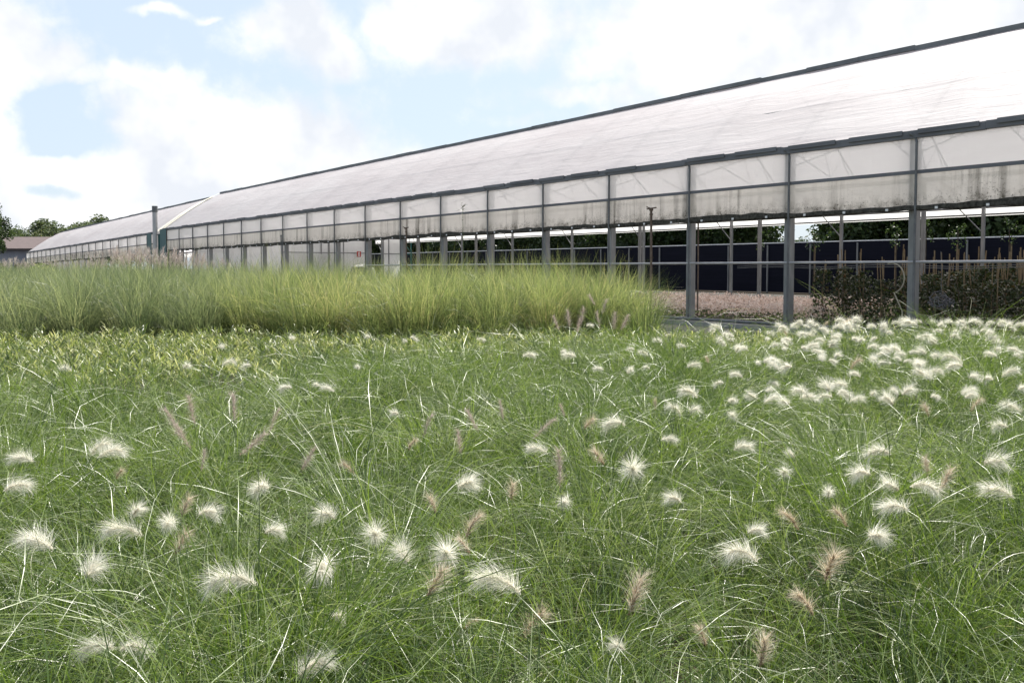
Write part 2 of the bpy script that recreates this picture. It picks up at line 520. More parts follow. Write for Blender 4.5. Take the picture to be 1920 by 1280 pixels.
class Bag:
    def __init__(s):
        s.V, s.Q, s.A, s.T, s.n = [], [], [], [], 0

    def add(s, r):
        v, q, a, t = r
        s.V.append(v); s.Q.append(q + s.n); s.A.append(a); s.T.append(t)
        s.n += len(v)
        return s

    def mesh(s, name):
        return mesh_np(name, np.concatenate(s.V), np.concatenate(s.Q), {'rnd': np.concatenate(s.A), 'tt': np.concatenate(s.T)})


def leaves(c, size, nrm=None, rnd=None, aspect=0.55):
    """single folded leaf quads around the points c"""
    n = len(c)
    d = rng.normal(size=(n, 3)); d /= np.linalg.norm(d, axis=1)[:, None]
    e = rng.normal(size=(n, 3)); e -= d * (d * e).sum(1)[:, None]; e /= np.linalg.norm(e, axis=1)[:, None]
    sz = size if np.ndim(size) else np.full(n, size)
    d = d * (sz * 0.5)[:, None]
    e = e * (sz * 0.5 * aspect)[:, None]
    V = np.stack([c - d, c + e, c + d, c - e], 1)
    Q = np.arange(n * 4).reshape(n, 4)
    rr = rng.random(n) if rnd is None else rnd
    return V.reshape(-1, 3), Q, np.repeat(rr, 4), np.zeros(n * 4)


def uv_sphere_pts(n):
    d = rng.normal(size=(n, 3))
    return d / np.linalg.norm(d, axis=1)[:, None]


# ------------------------------------------------------------------ ground
def sheet(name, x0, y0, x1, y1, z, mat, label, cat):
    o = MB().quad((x0, y0, z), (x1, y0, z), (x1, y1, z), (x0, y1, z)).obj(name, mat)
    return tag(o, label, cat, kind='structure')


sheet('ground', -700, -300, 900, 900, 0.0, M['soil'], 'bare brown nursery soil under the grasses and out to the trees', 'ground')
sheet('path', 12.9, -20, 15.62, 118, 0.004, M['path'], 'pale gravel path along the foot of the long greenhouse', 'path')
sheet('greenhouse_floor', 16.14, -20, 37.5, 118, 0.006, M['cloth'], 'dark ground cloth floor inside the open greenhouse', 'floor')

# ------------------------------------------------------------------ greenhouses
XF, XV, XB = 16.0, 24.0, 32.0      # front wall, valley, back wall
ZE = 3.99                          # eaves
ZM = 3.235                         # middle rail
ZB = 3.28                          # lower edge of the back film
ZC = 2.56                          # lower edge of the rolled curtain
PROF = [(16.0, 3.99), (16.35, 4.28), (16.9, 4.70), (17.65, 5.28), (18.4, 5.78), (19.2, 6.28), (20.0, 6.68)]
PROFS = PROF + [(40.0 - x, z) for x, z in PROF[-2::-1]]


def prof_dense(sub=4):
    xs = np.array([p[0] for p in PROF]); zs = np.array([p[1] for p in PROF])
    t = np.linspace(0, len(PROF) - 1, (len(PROF) - 1) * sub + 1)
    # smooth interpolation
    x = np.interp(t, range(len(PROF)), xs); z = np.interp(t, range(len(PROF)), zs)
    for _ in range(3):
        z[1:-1] = (z[:-2] + z[1:-1] * 2 + z[2:]) / 4
        x[1:-1] = (x[:-2] + x[1:-1] * 2 + x[2:]) / 4
    return x, z


def roof_mesh(name, y0, y1, xoff, bay, phase, seed):
    r = np.random.default_rng(seed)
    x, z = prof_dense(4)
    x = np.concatenate([x, 40 - x[-2::-1]]); z = np.concatenate([z, z[-2::-1]])
    ny = int((y1 - y0) / 0.34)
    ys = np.linspace(y0, y1, ny + 1)
    X, Y = np.meshgrid(x, ys); Z = np.broadcast_to(z, X.shape).copy()
    # film sags between the hoops and creases along the slope
    u = ((Y - phase) / bay) % 1.0
    arc = np.linspace(0, 1, len(x))[None]
    env = np.sin(np.pi * np.clip(arc * 2 % 1.0, 0, 1))
    Z -= 0.035 * np.sin(np.pi * u) ** 2 * env
    for _ in range(60):
        yc = r.uniform(y0, y1); sl_ = r.uniform(-7, 7); wdt = r.uniform(0.15, 0.5); am = r.normal(0, 0.013)
        Z += am * np.exp(-((Y - yc - sl_ * (arc - 0.2)) / wdt) ** 2) * env
    nx = len(x)
    co = np.stack([X + xoff, Y, Z], -1)
    i = np.arange(ny)[:, None] * nx + np.arange(nx - 1)[None]
    Q = np.stack([i, i + 1, i + nx + 1, i + nx], -1).reshape(-1, 4)
    return mesh_np(name, co, Q)


def build_greenhouse(label, y0, y1, first_post, bay, detailed, seed):
    g = thing('greenhouse', label, 'greenhouse', (XF, y0, 0))
    off = Vector((-XF, -y0, 0))

    def part(mb, name, mat, parent=None, smooth=False):
        o = mb.obj(name, mat, g if parent is None else parent, smooth)
        if parent is None:
            o.location = off
        return o
    for xo in (0.0, 8.0):
        rf = link('roof_film', roof_mesh('roof_film', y0, y1, xo, bay, first_post, seed + int(xo)), M['roof'], g, off)
        # ridge strip sitting 3 mm or more proud of the film
        mb = MB()
        n = int((y1 - y0) / 1.4)
        r = random.Random(seed)
        for i in range(n):
            a, b = y0 + (y1 - y0) * i / n, y0 + (y1 - y0) * (i + 1) / n
            dz = r.uniform(-0.012, 0.02)
            mb.box(20 + xo - 0.26, a, 6.56 + dz, 20 + xo + 0.26, b - 0.004, 6.675 + dz)
        part(mb, 'ridge_strip', M['ridge'])
    # eaves gutter of short lapped lengths, a little out of line with each other
    mb = MB()
    r = random.Random(seed + 3)
    n = int((y1 - y0) / 1.375)
    for i in range(n):
        a, b = y0 + (y1 - y0) * i / n, y0 + (y1 - y0) * (i + 1) / n
        dz = r.uniform(-0.01, 0.012)
        mb.box(XF - 0.14, a, ZE - 0.10 + dz, XF - 0.02, b - 0.003, ZE + 0.045 + dz)
        if r.random() < 0.7:
            mb.box(XF - 0.17, a + 0.1, ZE - 0.03 + dz, XF - 0.142, b - 0.2, ZE + 0.06 + dz)
    part(mb, 'gutter', M['gutter'])
    part(MB().box(XV - 0.18, y0, ZE - 0.12, XV + 0.18, y1, ZE - 0.02), 'valley_gutter', M['steel'])
    part(MB().box(XB + 0.02, y0, ZE - 0.10, XB + 0.14, y1, ZE + 0.04), 'gutter', M['gutter'])
    # middle rail and lower curtain roll
    part(MB().box(XF - 0.115, y0, ZM - 0.035, XF - 0.085, y1, ZM + 0.035), 'rail', M['gutter'])
    pts, rr = [], random.Random(seed + 5)
    yy = y0
    while yy < y1:
        pts.append((XF - 0.09, yy, ZC - 0.02 + rr.uniform(-0.022, 0.022))); yy += 0.35
    part(MB().tube(pts, 0.052, 8), 'curtain_roll', M['roll'], smooth=True)
    mb = MB()                                          # dirty ragged hem of the film over the roll
    yy, hh = y0, 0.03
    while yy < y1 - 0.2:
        h2 = min(0.085, max(0.012, hh + rr.uniform(-0.022, 0.022)))
        mb.quad((XF - 0.146, yy, ZC - 0.05), (XF - 0.146, yy + 0.14, ZC - 0.05), (XF - 0.146, yy + 0.14, ZC + h2), (XF - 0.146, yy, ZC + hh))
        hh = h2; yy += 0.14
    part(mb, 'ragged_hem', M['roll'])
    # film panels, one to a bay
    posts = []
    y = first_post
    while y - bay > y0 + 0.1:
        y -= bay
    while y < y1 - 0.05:
        posts.append(y); y += bay
    edges = [y0] + [p - 0.12 for p in posts if p - 0.12 > y0 + 0.2] + [y1]
    for a, b in zip(edges[:-1], edges[1:]):
        for (z0, z1, nm, mt) in ((ZM + 0.02, ZE - 0.06, 'side_film', 'film'), (ZC - 0.02, ZM + 0.019, 'dirty_film', 'dirty')):
            me = MB()
            N = 6
            for i in range(N):
                p0, p1 = a + (b - a) * i / N, a + (b - a) * (i + 1) / N
                f = lambda s_: XF - 0.07 + 0.012 * math.sin(s_ * 5.1 + z0)
                me.quad((f(p0), p0, z0), (f(p1), p1, z0), (f(p1) + 0.004, p1, z1), (f(p0) + 0.004, p0, z1))
            part(me, nm, M[mt], smooth=True)
    # back wall film down to the same height, two rails on it
    part(MB().quad((XB + 0.05, y0, ZB), (XB + 0.05, y1, ZB), (XB + 0.05, y1, ZE - 0.05), (XB + 0.05, y0, ZE - 0.05)), 'back_film', M['film'])
    part(MB().tube([(XB - 0.02, y0, ZB + 0.05), (XB - 0.02, y1, ZB + 0.05)], 0.035, 6).tube([(XB - 0.02, y0, ZB + 0.30), (XB - 0.02, y1, ZB + 0.30)], 0.035, 6), 'back_rail', M['pipe'])
    # posts, outside pipes
    pm = MB().box(-0.085, -0.075, 0, 0.085, -0.055, ZE - 0.1).box(-0.085, 0.055, 0, 0.085, 0.075, ZE - 0.1).box(-0.085, -0.055, 0, -0.065, 0.055, ZE - 0.1).box(0.065, -0.055, 0, 0.085, 0.055, ZE - 0.1)
    pm = pm.mesh('post')
    pm.materials.append(M['steel'])
    tm = MB().tube([(-0.13, 0, 0), (-0.13, 0, ZE - 0.32), (-0.125, 0.0, ZE - 0.2), (-0.10, 0.035, ZE - 0.1), (-0.16, 0.12, ZE - 0.02)], 0.026, 8).mesh('outside_pipe', True)
    tm.materials.append(M['pipe'])
    for p in posts:
        link('post', pm, None, g, Vector((XF + 0.1, p, 0)) + off)
        link('outside_pipe', tm, None, g, Vector((XF, p - 0.12, 0)) + off)
    bp = MB().box(-0.06, -0.05, 0, 0.06, 0.05, ZE - 0.1).mesh('back_post'); bp.materials.append(M['steel'])
    vp = MB().box(-0.05, -0.05, 0, 0.05, 0.05, ZE - 0.125).mesh('valley_post'); vp.materials.append(M['steel'])
    br = MB().tube([(0, 0.02, ZB - 0.55), (0, 0.9, ZE - 0.3)], 0.02, 6).mesh('brace'); br.materials.append(M['pipe'])
    y = 12.77
    while y - 5.5 > y0:
        y -= 5.5
    while y < y1:
        if y > y0:
            link('back_post', bp, None, g, Vector((XB - 0.1, y, 0)) + off)
            link('brace', br, None, g, Vector((XB - 0.1, y + 0.06, 0)) + off)
            if y + 3.95 < y1 and detailed:
                link('valley_post', vp, None, g, Vector((XV, y + 3.95, 0)) + off)
        y += 5.5
    # roof trusses
    if detailed:
        def truss():
            t = MB()
            top = [(x, 0, z - 0.07) for x, z in PROFS]
            t.tube(top, 0.025, 6)
            zb = ZE - 0.13
            t.tube([(16.1, 0, zb - 0.25), (20, 0, zb + 0.9)], 0.018, 5).tube([(20, 0, zb + 0.9), (23.9, 0, zb - 0.25)], 0.018, 5)
            zz = [(16.1, zb - .25), (17.0, 4.65), (17.6, zb + .19), (18.4, 5.68), (19.0, zb + .6), (20, 6.55), (21, zb + .6), (21.6, 5.68), (22.4, zb + .19), (23, 4.65), (23.9, zb - .25)]
            t.tube([(a, 0, b) for a, b in zz], 0.014, 5)
            return t
        tmh = truss().mesh('truss'); tmh.materials.append(M['steel'])
        for p in posts:
            link('truss', tmh, None, g, Vector((0, p, 0)) + off)
            link('truss', tmh, None, g, Vector((8, p, 0)) + off)
        pur = MB()
        for xo in (0, 8):
            for (x, z) in ((17.65, 5.2), (18.8, 5.95), (21.2, 5.95), (22.35, 5.2)):
                pur.tube([(x + xo, y0, z), (x + xo, y1, z)], 0.02, 5)
        part(pur, 'purlin', M['steel'])
    else:
        hm = MB()
        for p in posts:
            for xo in (0, 8):
                hm.tube([(x + xo, p, z - 0.07) for x, z in PROFS], 0.025, 5)
        part(hm, 'hoop', M['steel'])
    return g, off, part, posts


gh, goff, gpart, gposts = build_greenhouse('nearer long greenhouse of white film with rolled up dirty side curtain', -9.0, 58.0, 7.70, 2.75, True, 11)
gh2, goff2, gpart2, _ = build_greenhouse('farther greenhouse of white film beyond the silver flue', 60.2, 117.0, 62.0, 2.75, False, 31)

gh2.location.z = -0.16
gh2.rotation_euler.x = -0.0095

# breast-high pipe rail with wires, and the kerb of the nearer house
gpart(MB().tube([(XF + 0.02, -9, 1.52), (XF + 0.02, 30, 1.50)], 0.028, 8), 'guard_rail', M['pale_pipe'], smooth=True)
for zz in (1.40, 1.44):
    pts = [(XF + 0.21, y, zz + 0.02 * math.cos(y * 2 * math.pi / 2.75)) for y in np.arange(-9, 12, 0.55)]
    gpart(MB().tube(pts, 0.006, 5), 'wire', M['pipe'])
gpart(MB().box(XF - 0.3, -9, 0, XF + 0.012, 58, 0.10), 'kerb', M['concrete'])
gpart(MB().tube([(XF - 0.24, -9, 0.16), (XF - 0.24, 58, 0.16)], 0.04, 8), 'water_pipe', M['pipe'], smooth=True)
cm_ = MB().box(-0.017, 0, -0.05, 0, 0.05, -0.005).mesh('clip'); cm_.materials.append(M['white'])
for p in gposts:
    for q in (0.4, 1.3, 2.2):
        if p + q < 57.5:
            link('clip', cm_, None, gh, Vector((XF - 0.15, p + q, ZC)) + goff)

# gables: end arches, film, cream trim, teal corner panels
def gable(part, y, sgn, teal_x):
    mb = MB()
    for xo in (0, 8):
        for i in range(len(PROFS) - 1):
            (xa, za), (xb, zb) = PROFS[i], PROFS[i + 1]
            mb.quad((xa + xo, y, 3.9), (xb + xo, y, 3.9), (xb + xo, y, zb - 0.05), (xa + xo, y, za - 0.05))
    part(mb, 'gable_film', M['panel'])
    tr = MB()
    for i in range(len(PROF) - 1):
        (xa, za), (xb, zb) = PROF[i], PROF[i + 1]
        w0, w1 = (y, y + 0.55 * sgn)
        tr.quad((xa, w0, za + 0.06), (xb, w0, zb + 0.06), (xb, w1, zb + 0.03), (xa, w1, za + 0.03))
    part(tr, 'cream_trim', M['trim'])
    part(MB().box(XF - 0.17, min(y, y + 0.02 * sgn), 1.9, XF + teal_x, max(y, y + 0.09 * sgn), ZE - 0.08), 'corner_panel', M['teal'])


gable(gpart, 58.0, 1, 0.95)
gable(gpart2, 60.2, -1, 1.4)
gpart2(MB().box(XF - 0.19, 60.5, 1.7, XF - 0.175, 61.6, ZE - 0.02), 'corner_panel', M['teal'])
gpart(MB().box(XF - 0.19, 57.0, 1.5, XF - 0.175, 58.45, ZE + 0.0), 'corner_panel', M['teal'])

# cross partition near the far end of the nearer house
YP = 53.0
pf = MB()
xs = [16.3, 19.4, 22.2, 25.0, 26.7, 28.55]
pw = MB()
pw.quad((16.25, YP, 0.02), (28.55, YP, 0.02), (28.55, YP, 4.0), (16.25, YP, 4.0))
pw.quad((29.9, YP, 0.02), (31.85, YP, 0.02), (31.85, YP, 4.0), (29.9, YP, 4.0))
pt = gpart(pw, 'partition', M['panel'])
fr = MB()
for x in xs:
    fr.box(x - 0.035, YP - 0.06, 0.01, x + 0.035, YP - 0.004, 3.98)
fr.box(22.2, YP - 0.058, 2.42, 28.52, YP - 0.006, 2.48)
fr.box(16.3, YP - 0.057, 3.90, 28.5, YP - 0.007, 3.96)
f2 = MB().box(29.865, YP - 0.06, 0.01, 29.935, YP - 0.004, 3.98).box(30.315, YP - 0.06, 0.01, 30.385, YP - 0.004, 3.98).box(29.9, YP - 0.058, 2.40, 31.4, YP - 0.006, 2.46)
gpart(f2, 'partition_frame', M['steel'])
f1 = gpart(fr, 'partition_frame', M['steel'])
dr = MB()
dr.box(31.38, YP - 0.1, 0.01, 31.46, YP - 0.004, 3.9).box(32.2, YP - 0.1, 0.01, 32.28, YP - 0.004, 3.9)
dr.box(31.46, YP - 0.09, 2.38, 32.2, YP - 0.03, 2.46).tube([(31.46, YP - 0.05, 3.4), (32.2, YP - 0.05, 2.6)], 0.03, 6)
gpart(dr, 'door_frame', M['tealframe'])
gpart(MB().box(28.4, YP - 0.12, 0.01, 28.56, YP - 0.062, 3.9), 'sliding_door_edge', M['steel'])
# white curtains hung inside, low part of the wall
gpart(MB().quad((22.3, YP - 0.2, 0.02), (26.6, YP - 0.2, 0.02), (26.6, YP - 0.2, 2.35), (22.3, YP - 0.2, 2.35)), 'inner_film', M['panel'])

# safety sign on the partition: red with a white figure
sg = thing('safety_sign', 'small red and white sign fixed on the pale partition', 'sign', at(672, 477, X=27.75) - Vector((0, 0.11, 0.18)))
MB().box(-0.16, -0.012, 0, 0.16, 0.0, 0.40).obj('board', M['red'], sg)
MB().box(-0.035, -0.018, 0.06, 0.035, -0.0125, 0.30).box(-0.075, -0.018, 0.06, -0.0355, -0.0125, 0.12).box(0.0355, -0.018, 0.06, 0.075, -0.0125, 0.12).box(-0.02, -0.018, 0.3005, 0.05, -0.0125, 0.35).obj('pictogram', M['white'], sg)

# ------------------------------------------------------------------ small fittings in front of the house
def riser(u, vtop, X, label, head, r=0.022, mat='rust', low=0.0):
    p = at(u, vtop, X=X)
    t = thing('sprinkler_pole', label, 'sprinkler pole', (p.x, p.y, 0), group='thin irrigation poles in front of the greenhouse')
    h = p.z
    MB().tube([(0, 0, low), (0.01, 0, h * 0.5), (0, 0, h - 0.05)], r, 8).obj('pole', M[mat], t, True)
    hd = MB()
    if head == 'tee':
        hd.tube([(0, 0, h - 0.05), (0, 0, h + 0.02)], r * 1.7, 8).tube([(0.0, -0.16, h + 0.02), (0, 0.14, h + 0.0)], 0.018, 6).tube([(0, 0, h), (-0.06, 0.10, h + 0.05)], 0.016, 6).tube([(0, 0, h - 0.16), (0, 0, h - 0.12)], r * 1.5, 8)
    elif head == 'knob':
        hd.tube([(0, 0, h - 0.05), (0, 0, h - 0.01), (0, 0, h + 0.03)], 0.035, 8).tube([(0, -0.07, h - 0.02), (0, 0.07, h + 0.02)], 0.012, 6)
    else:
        hd.tube([(0, 0, h - 0.05), (0, 0, h)], r * 1.3, 8)
    hd.obj('sprinkler_head', M[mat], t, True)
    return t


riser(1220, 392, 15.4, 'rusty brown sprinkler pole with a tee shaped head against dirty curtain', 'tee', 0.03)
riser(762, 428, 15.4, 'dark sprinkler pole with crooked head beside the green door frame', 'tee', 0.024)
riser(528, 442, 15.4, 'thin pole with small pale knob in front of white partition', 'knob', 0.024, 'pipe')
riser(1308, 412, 16.3, 'thin brown pole inside the open wall beside the wide grey post', 'plain', 0.02)
# tall seedling weed growing in front of the curtain
wp = at(868, 430, X=15.3)
wd = thing('weed', 'tall thin weed with a tuft of narrow leaves against the side curtain', 'weed', (wp.x, wp.y, 0))
ht = at(868, 384, X=15.3).z
MB().tube([(0, 0, 0), (0.02, 0.01, ht * 0.6), (0, 0, ht - 0.05)], 0.016, 6, 0.005).obj('stem', M['stalk'], wd, True)
n = 34
zz = np.concatenate([np.full(14, ht - 0.05) - rng.random(14) * 0.2, ht - 0.25 - rng.random(n - 14) * 1.2])
lf = blades(np.stack([np.zeros(n), np.zeros(n), zz], 1), rng.uniform(0, 6.28, n), np.where(zz > ht - .3, .22, .10), rng.uniform(0.6, 1.2, n), rng.uniform(0.3, 1.2, n), np.full(n, 0.025), 3)
link('leaves', Bag().add(lf).mesh('weed_leaves'), M['rose'], wd)

# flue between the two houses
fp = at(293, 470, X=15.75)
ft = at(293, 387, X=15.75).z
fl = thing('flue_pipe', 'upright silver metal flue standing between the two greenhouses', 'chimney', (fp.x, fp.y, 0))
MB().tube([(0, 0, 0.6), (0, 0, ft - 0.42)], 0.165, 20).obj('pipe', M['pale_pipe'], fl, True)
MB().tube([(0, 0, ft - 0.42), (0, 0, ft - 0.4), (0, 0, ft)], 0.185, 20).obj('collar', M['pipe'], fl, True)
MB().box(-0.4, -0.4, 0, 0.4, 0.4, 0.6).obj('base', M['concrete'], fl)
MB().tube([(0.05, -0.1, ZE - 0.35), (0.5, -0.5, ZE - 0.2), (0.75, -1.0, ZE - 0.1)], 0.035, 6).obj('bracket', M['pipe'], fl)
# dark boiler box under the flue
bb = thing('boiler', 'dark boiler box beside the base of the silver flue', 'boiler', (fp.x + 0.9, fp.y + 0.2, 0))
MB().box(-0.55, -0.8, 0, 0.6, 0.7, 2.2).obj('casing', M['rubber'], bb)
MB().box(-0.35, -0.82, 0.5, 0.35, -0.805, 1.6).obj('door', M['pipe'], bb)

# hose loop hung on a post and coil of wire on the shrub canes
hp = at(1686, 512, X=15.98)
hz = thing('hose', 'pale hose looped from the rail beside the right hand grey post', 'hose', tuple(hp))
pts = [(0.0, 0.16 - 0.26 * math.sin(t), -0.30 * (1 - math.cos(t)) + 0.2) for t in np.linspace(-0.3, 2.9, 16)] + [(0.02, -0.06, -0.75), (0.0, -0.08, -1.25)]
MB().tube(pts, 0.013, 6).obj('tube', M['hose'], hz, True)
cp = at(1765, 562, X=16.6)
cw = thing('wire_coil', 'tangled coil of silvery wire hanging in front of dark shrubs', 'wire', tuple(cp))
mb = MB()
rr = random.Random(4)
for i in range(10):
    r0 = rr.uniform(0.06, 0.19); tx, ty = rr.uniform(-.9, .9), rr.uniform(-.07, .07); f1, f2, f3 = rr.uniform(0, 6), rr.uniform(0, 6), rr.uniform(0.4, 1.0)
    pts = []
    for a in np.linspace(0, 2 * math.pi, 30):
        y_, z_ = r0 * 1.1 * math.cos(a) + 0.03 * math.sin(2 * a + f1), r0 * f3 * math.sin(a) + 0.03 * math.sin(3 * a + f2)
        pts.append((tx * y_ * 0.5 + 0.02 * math.sin(3 * a), y_ + ty, z_ + tx * 0.08))
    mb.tube(pts, 0.0045, 4)
mb.tube([(0, 0, 0.15), (0.0, 0.0, 0.42), (-0.05, 0, 0.95)], 0.004, 4)
mb.obj('coil', M['wire'], cw, True)

# small pale vehicle parked in front of the partition
vp_ = at(667, 496, fwd=46)
va = -TH
vh = thing('small_car', 'small pale vehicle with rounded roof behind the tall grass', 'car', (vp_.x, vp_.y, 0), va)
sec = [(0.0, 0.45, 0.62), (0.15, 0.72, 0.80), (0.9, 0.74, 0.92), (1.35, 0.66, 1.50), (2.2, 0.64, 1.62), (3.0, 0.66, 1.52), (3.3, 0.70, 0.95), (3.4, 0.55, 0.7)]
mb = MB()
for (yy, hw, zt) in sec:
    ring = []
    for a in np.linspace(0, 2 * math.pi, 16, endpoint=False):
        c_, s_ = math.cos(a), math.sin(a)
        px = hw * math.copysign(abs(c_) ** 0.5, c_); pz = 0.28 + (zt - 0.28) * (0.5 + 0.5 * math.copysign(abs(s_) ** 0.6, s_))
        ring.append((px * (1 - 0.12 * max(0, s_) * (zt > 1.2)), yy, pz))
    mb.v += ring
for i in range(len(sec) - 1):
    for j in range(16):
        mb.f.append((i * 16 + j, i * 16 + (j + 1) % 16, (i + 1) * 16 + (j + 1) % 16, (i + 1) * 16 + j))
mb.f.append(tuple(range(16))[::-1]); mb.f.append(tuple((len(sec) - 1) * 16 + j for j in range(16)))
mb.obj('body', M['carpaint'], vh, True)
MB().quad((-0.56, 0.93, 1.0), (0.56, 0.93, 1.0), (0.48, 1.30, 1.46), (-0.48, 1.30, 1.46)).obj('windscreen', M['carglass'], vh)
for (wx, wy) in ((-0.66, 0.65), (0.66, 0.65), (-0.66, 2.75), (0.66, 2.75)):
    MB().tube([(wx - 0.08, wy, 0.27), (wx + 0.08, wy, 0.27)], 0.27, 18).obj('wheel', M['rubber'], vh, True)

# ------------------------------------------------------------------ navy windbreak fence behind
FX, FZ = 40.0, 2.22
fe = thing('windbreak_fence', 'long dark navy windbreak fence with white top rail behind the greenhouse', 'fence', (FX, -14, 0))
mb = MB()
for i in range(12):
    z0 = 0.03 + i * 0.227
    mb.box(-0.012 + 0.004 * (i % 2), 0, z0, 0.012 + 0.004 * (i % 2), 92, z0 + 0.2285)
mb.obj('netting', M['navy'], fe)
MB().box(-0.035, 0, 2.755, 0.035, 92, 2.81).obj('top_rail', M['whiterail'], fe)
pm = MB().box(-0.035, -0.035, 0, 0.035, 0.035, 2.68).mesh('post'); pm.materials.append(M['steel'])
y = 1.4
while y < 92:
    link('post', pm, None, fe, (-0.06, y, 0)); y += 2.66

# ------------------------------------------------------------------ trees
def crown_mesh(name, rx, rz, n, size, lumps, seed, low=-0.6):
    r = np.random.default_rng(seed)
    cs = r.normal(size=(lumps, 3)); cs /= np.linalg.norm(cs, axis=1)[:, None]
    cs *= r.uniform(0.35, 0.95, (lumps, 1))
    cs[:, 2] = np.maximum(cs[:, 2], low)
    rad = r.uniform(0.18, 0.42, lumps)
    idx = r.integers(0, lumps, n)
    d = uv_sphere_pts(n) * (rng.random(n) ** 0.4)[:, None]
    c = (cs[idx] + d * rad[idx][:, None]) * np.array([rx, rx, rz])
    tone = np.clip(r.random(lumps)[idx] * 0.6 + r.random(n) * 0.4, 0, 1)
    return Bag().add(leaves(c, size * r.uniform(0.6, 1.4, n), rnd=tone)).mesh(name)


def trunk_mesh(name, h, r0, seed, spread=1.6):
    r = random.Random(seed)
    t = MB()
    t.tube([(0, 0, 0), (r.uniform(-.1, .1), r.uniform(-.1, .1), h * 0.5), (r.uniform(-.2, .2), r.uniform(-.2, .2), h)], r0, 8, r0 * 0.55)
    for i in range(6):
        a = r.uniform(0, 6.28); z0 = h * r.uniform(0.55, 0.95); l = spread * r.uniform(0.6, 1.2)
        t.tube([(0, 0, z0), (math.cos(a) * l * .5, math.sin(a) * l * .5, z0 + l * .45), (math.cos(a) * l, math.sin(a) * l, z0 + l)], r0 * 0.42, 6, r0 * 0.12)
    return t.mesh(name, True)


protos = []
for i in range(4):
    cm = crown_mesh('crown', 3.0, 3.5, 13000, 0.27, 60, 50 + i, -0.9); cm.materials.append(M['tree'])
    tk = trunk_mesh('trunk', 3.4, 0.17, 60 + i); tk.materials.append(M['bark'])
    protos.append((cm, tk))
rr = random.Random(21)
i = 0
y = -8.0
while y < 98:
    X = 46.5 + rr.uniform(-0.8, 2.5)
    k_ = y / X
    if 0.645 < k_ < 0.715:
        sc = 0.46
    elif 0.90 < k_ < 0.955:
        sc = 0.55
    else:
        sc = rr.uniform(0.9, 1.2)
    t = thing('broadleaf_tree', '', 'tree', (X, y, 0), rr.uniform(0, 6.28), 'dark trees behind the navy fence')
    t['label'] = ('low gappy tree that leaves sky showing above the navy fence' if sc < 0.6 else 'dense dark green tree in the row close behind the navy windbreak fence')
    t.scale = (sc * 1.05, sc * 1.05, sc)
    cm, tk = protos[i % 4]
    link('crown', cm, None, t, (0, 0, 4.0)); link('trunk', tk, None, t)
    y += rr.uniform(2.9, 4.2)
    i += 1
# slender young trees on stakes just behind the back wall
ym = crown_mesh('crown', 0.5, 0.8, 150, 0.09, 9, 90); ym.materials.append(M['tree'])
yt = MB().tube([(0, 0, 0), (0.02, 0.01, 1.6), (0, 0, 3.0)], 0.035, 6, 0.015).mesh('trunk', True); yt.materials.append(M['bark'])
ys = MB().tube([(0.09, 0, 0), (0.09, 0, 2.4)], 0.03, 6).mesh('stake', True); ys.materials.append(M['cane'])
for j, (u, lb) in enumerate([(1525, 'slender young tree on a stake right of the gap of sky'), (1680, 'slender staked young tree left of the wide right hand post'), (1735, 'thin young tree just right of the wide right hand post'), (1794, 'thin staked tree left of the last back post'), (1422, 'lone slender tree in front of the bright gap of sky'), (1890, 'pale leaved young tree at the right end of the fence')]):
    p = at(u, 480, X=35.5 + 0.3 * j)
    t = thing('young_tree', lb, 'tree', (p.x, p.y, 0), j * 1.1, 'young staked trees before the fence')
    link('crown', ym, None, t, (0, 0, 2.75 + 0.1 * (j % 3))); link('trunk', yt, None, t); link('stake', ys, None, t)

# far left: house, big tree, wood edge
hx, hy = to_world(-84.0, 126.0)
ho = thing('house', 'low house with brown tiled roof and grey wall beside the far greenhouse end', 'house', (hx, hy, 0), -TH)
MB().box(-12, 0, 0, 14, 9, 3.0).obj('wall', M['bluewall'], ho)
mb = MB()
zr, ze, zf = 6.3, 4.35, 4.3
mb.quad((-12.6, -0.8, ze), (14.6, -0.8, ze), (14.6, 4.5, zr), (-12.6, 4.5, zr)).quad((14.6, 9.8, ze), (-12.6, 9.8, ze), (-12.6, 4.5, zr), (14.6, 4.5, zr))
mb.quad((-12.6, -0.8, ze - 0.2), (14.6, -0.8, ze - 0.2), (14.6, 4.5, zr - 0.2), (-12.6, 4.5, zr - 0.2)).quad((-12.6, -0.8, ze - 0.2), (14.6, -0.8, ze - 0.2), (14.6, -0.8, ze), (-12.6, -0.8, ze))
rf = mb.obj('roof', M['brick_roof'], ho)
MB().box(11.6, 3.9, zr - 0.6, 12.6, 4.9, zr + 0.5).obj('chimney', M['brick_roof'], rf)
MB().box(-12, 0.01, 3.002, 14, 8.99, 4.35).obj('gable_wall', M['bluewall'], ho)
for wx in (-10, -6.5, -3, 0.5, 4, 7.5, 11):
    MB().box(wx, -0.03, 0.0, wx + 2.2, -0.003, 2.1).obj('door', M['darkwood'], ho)

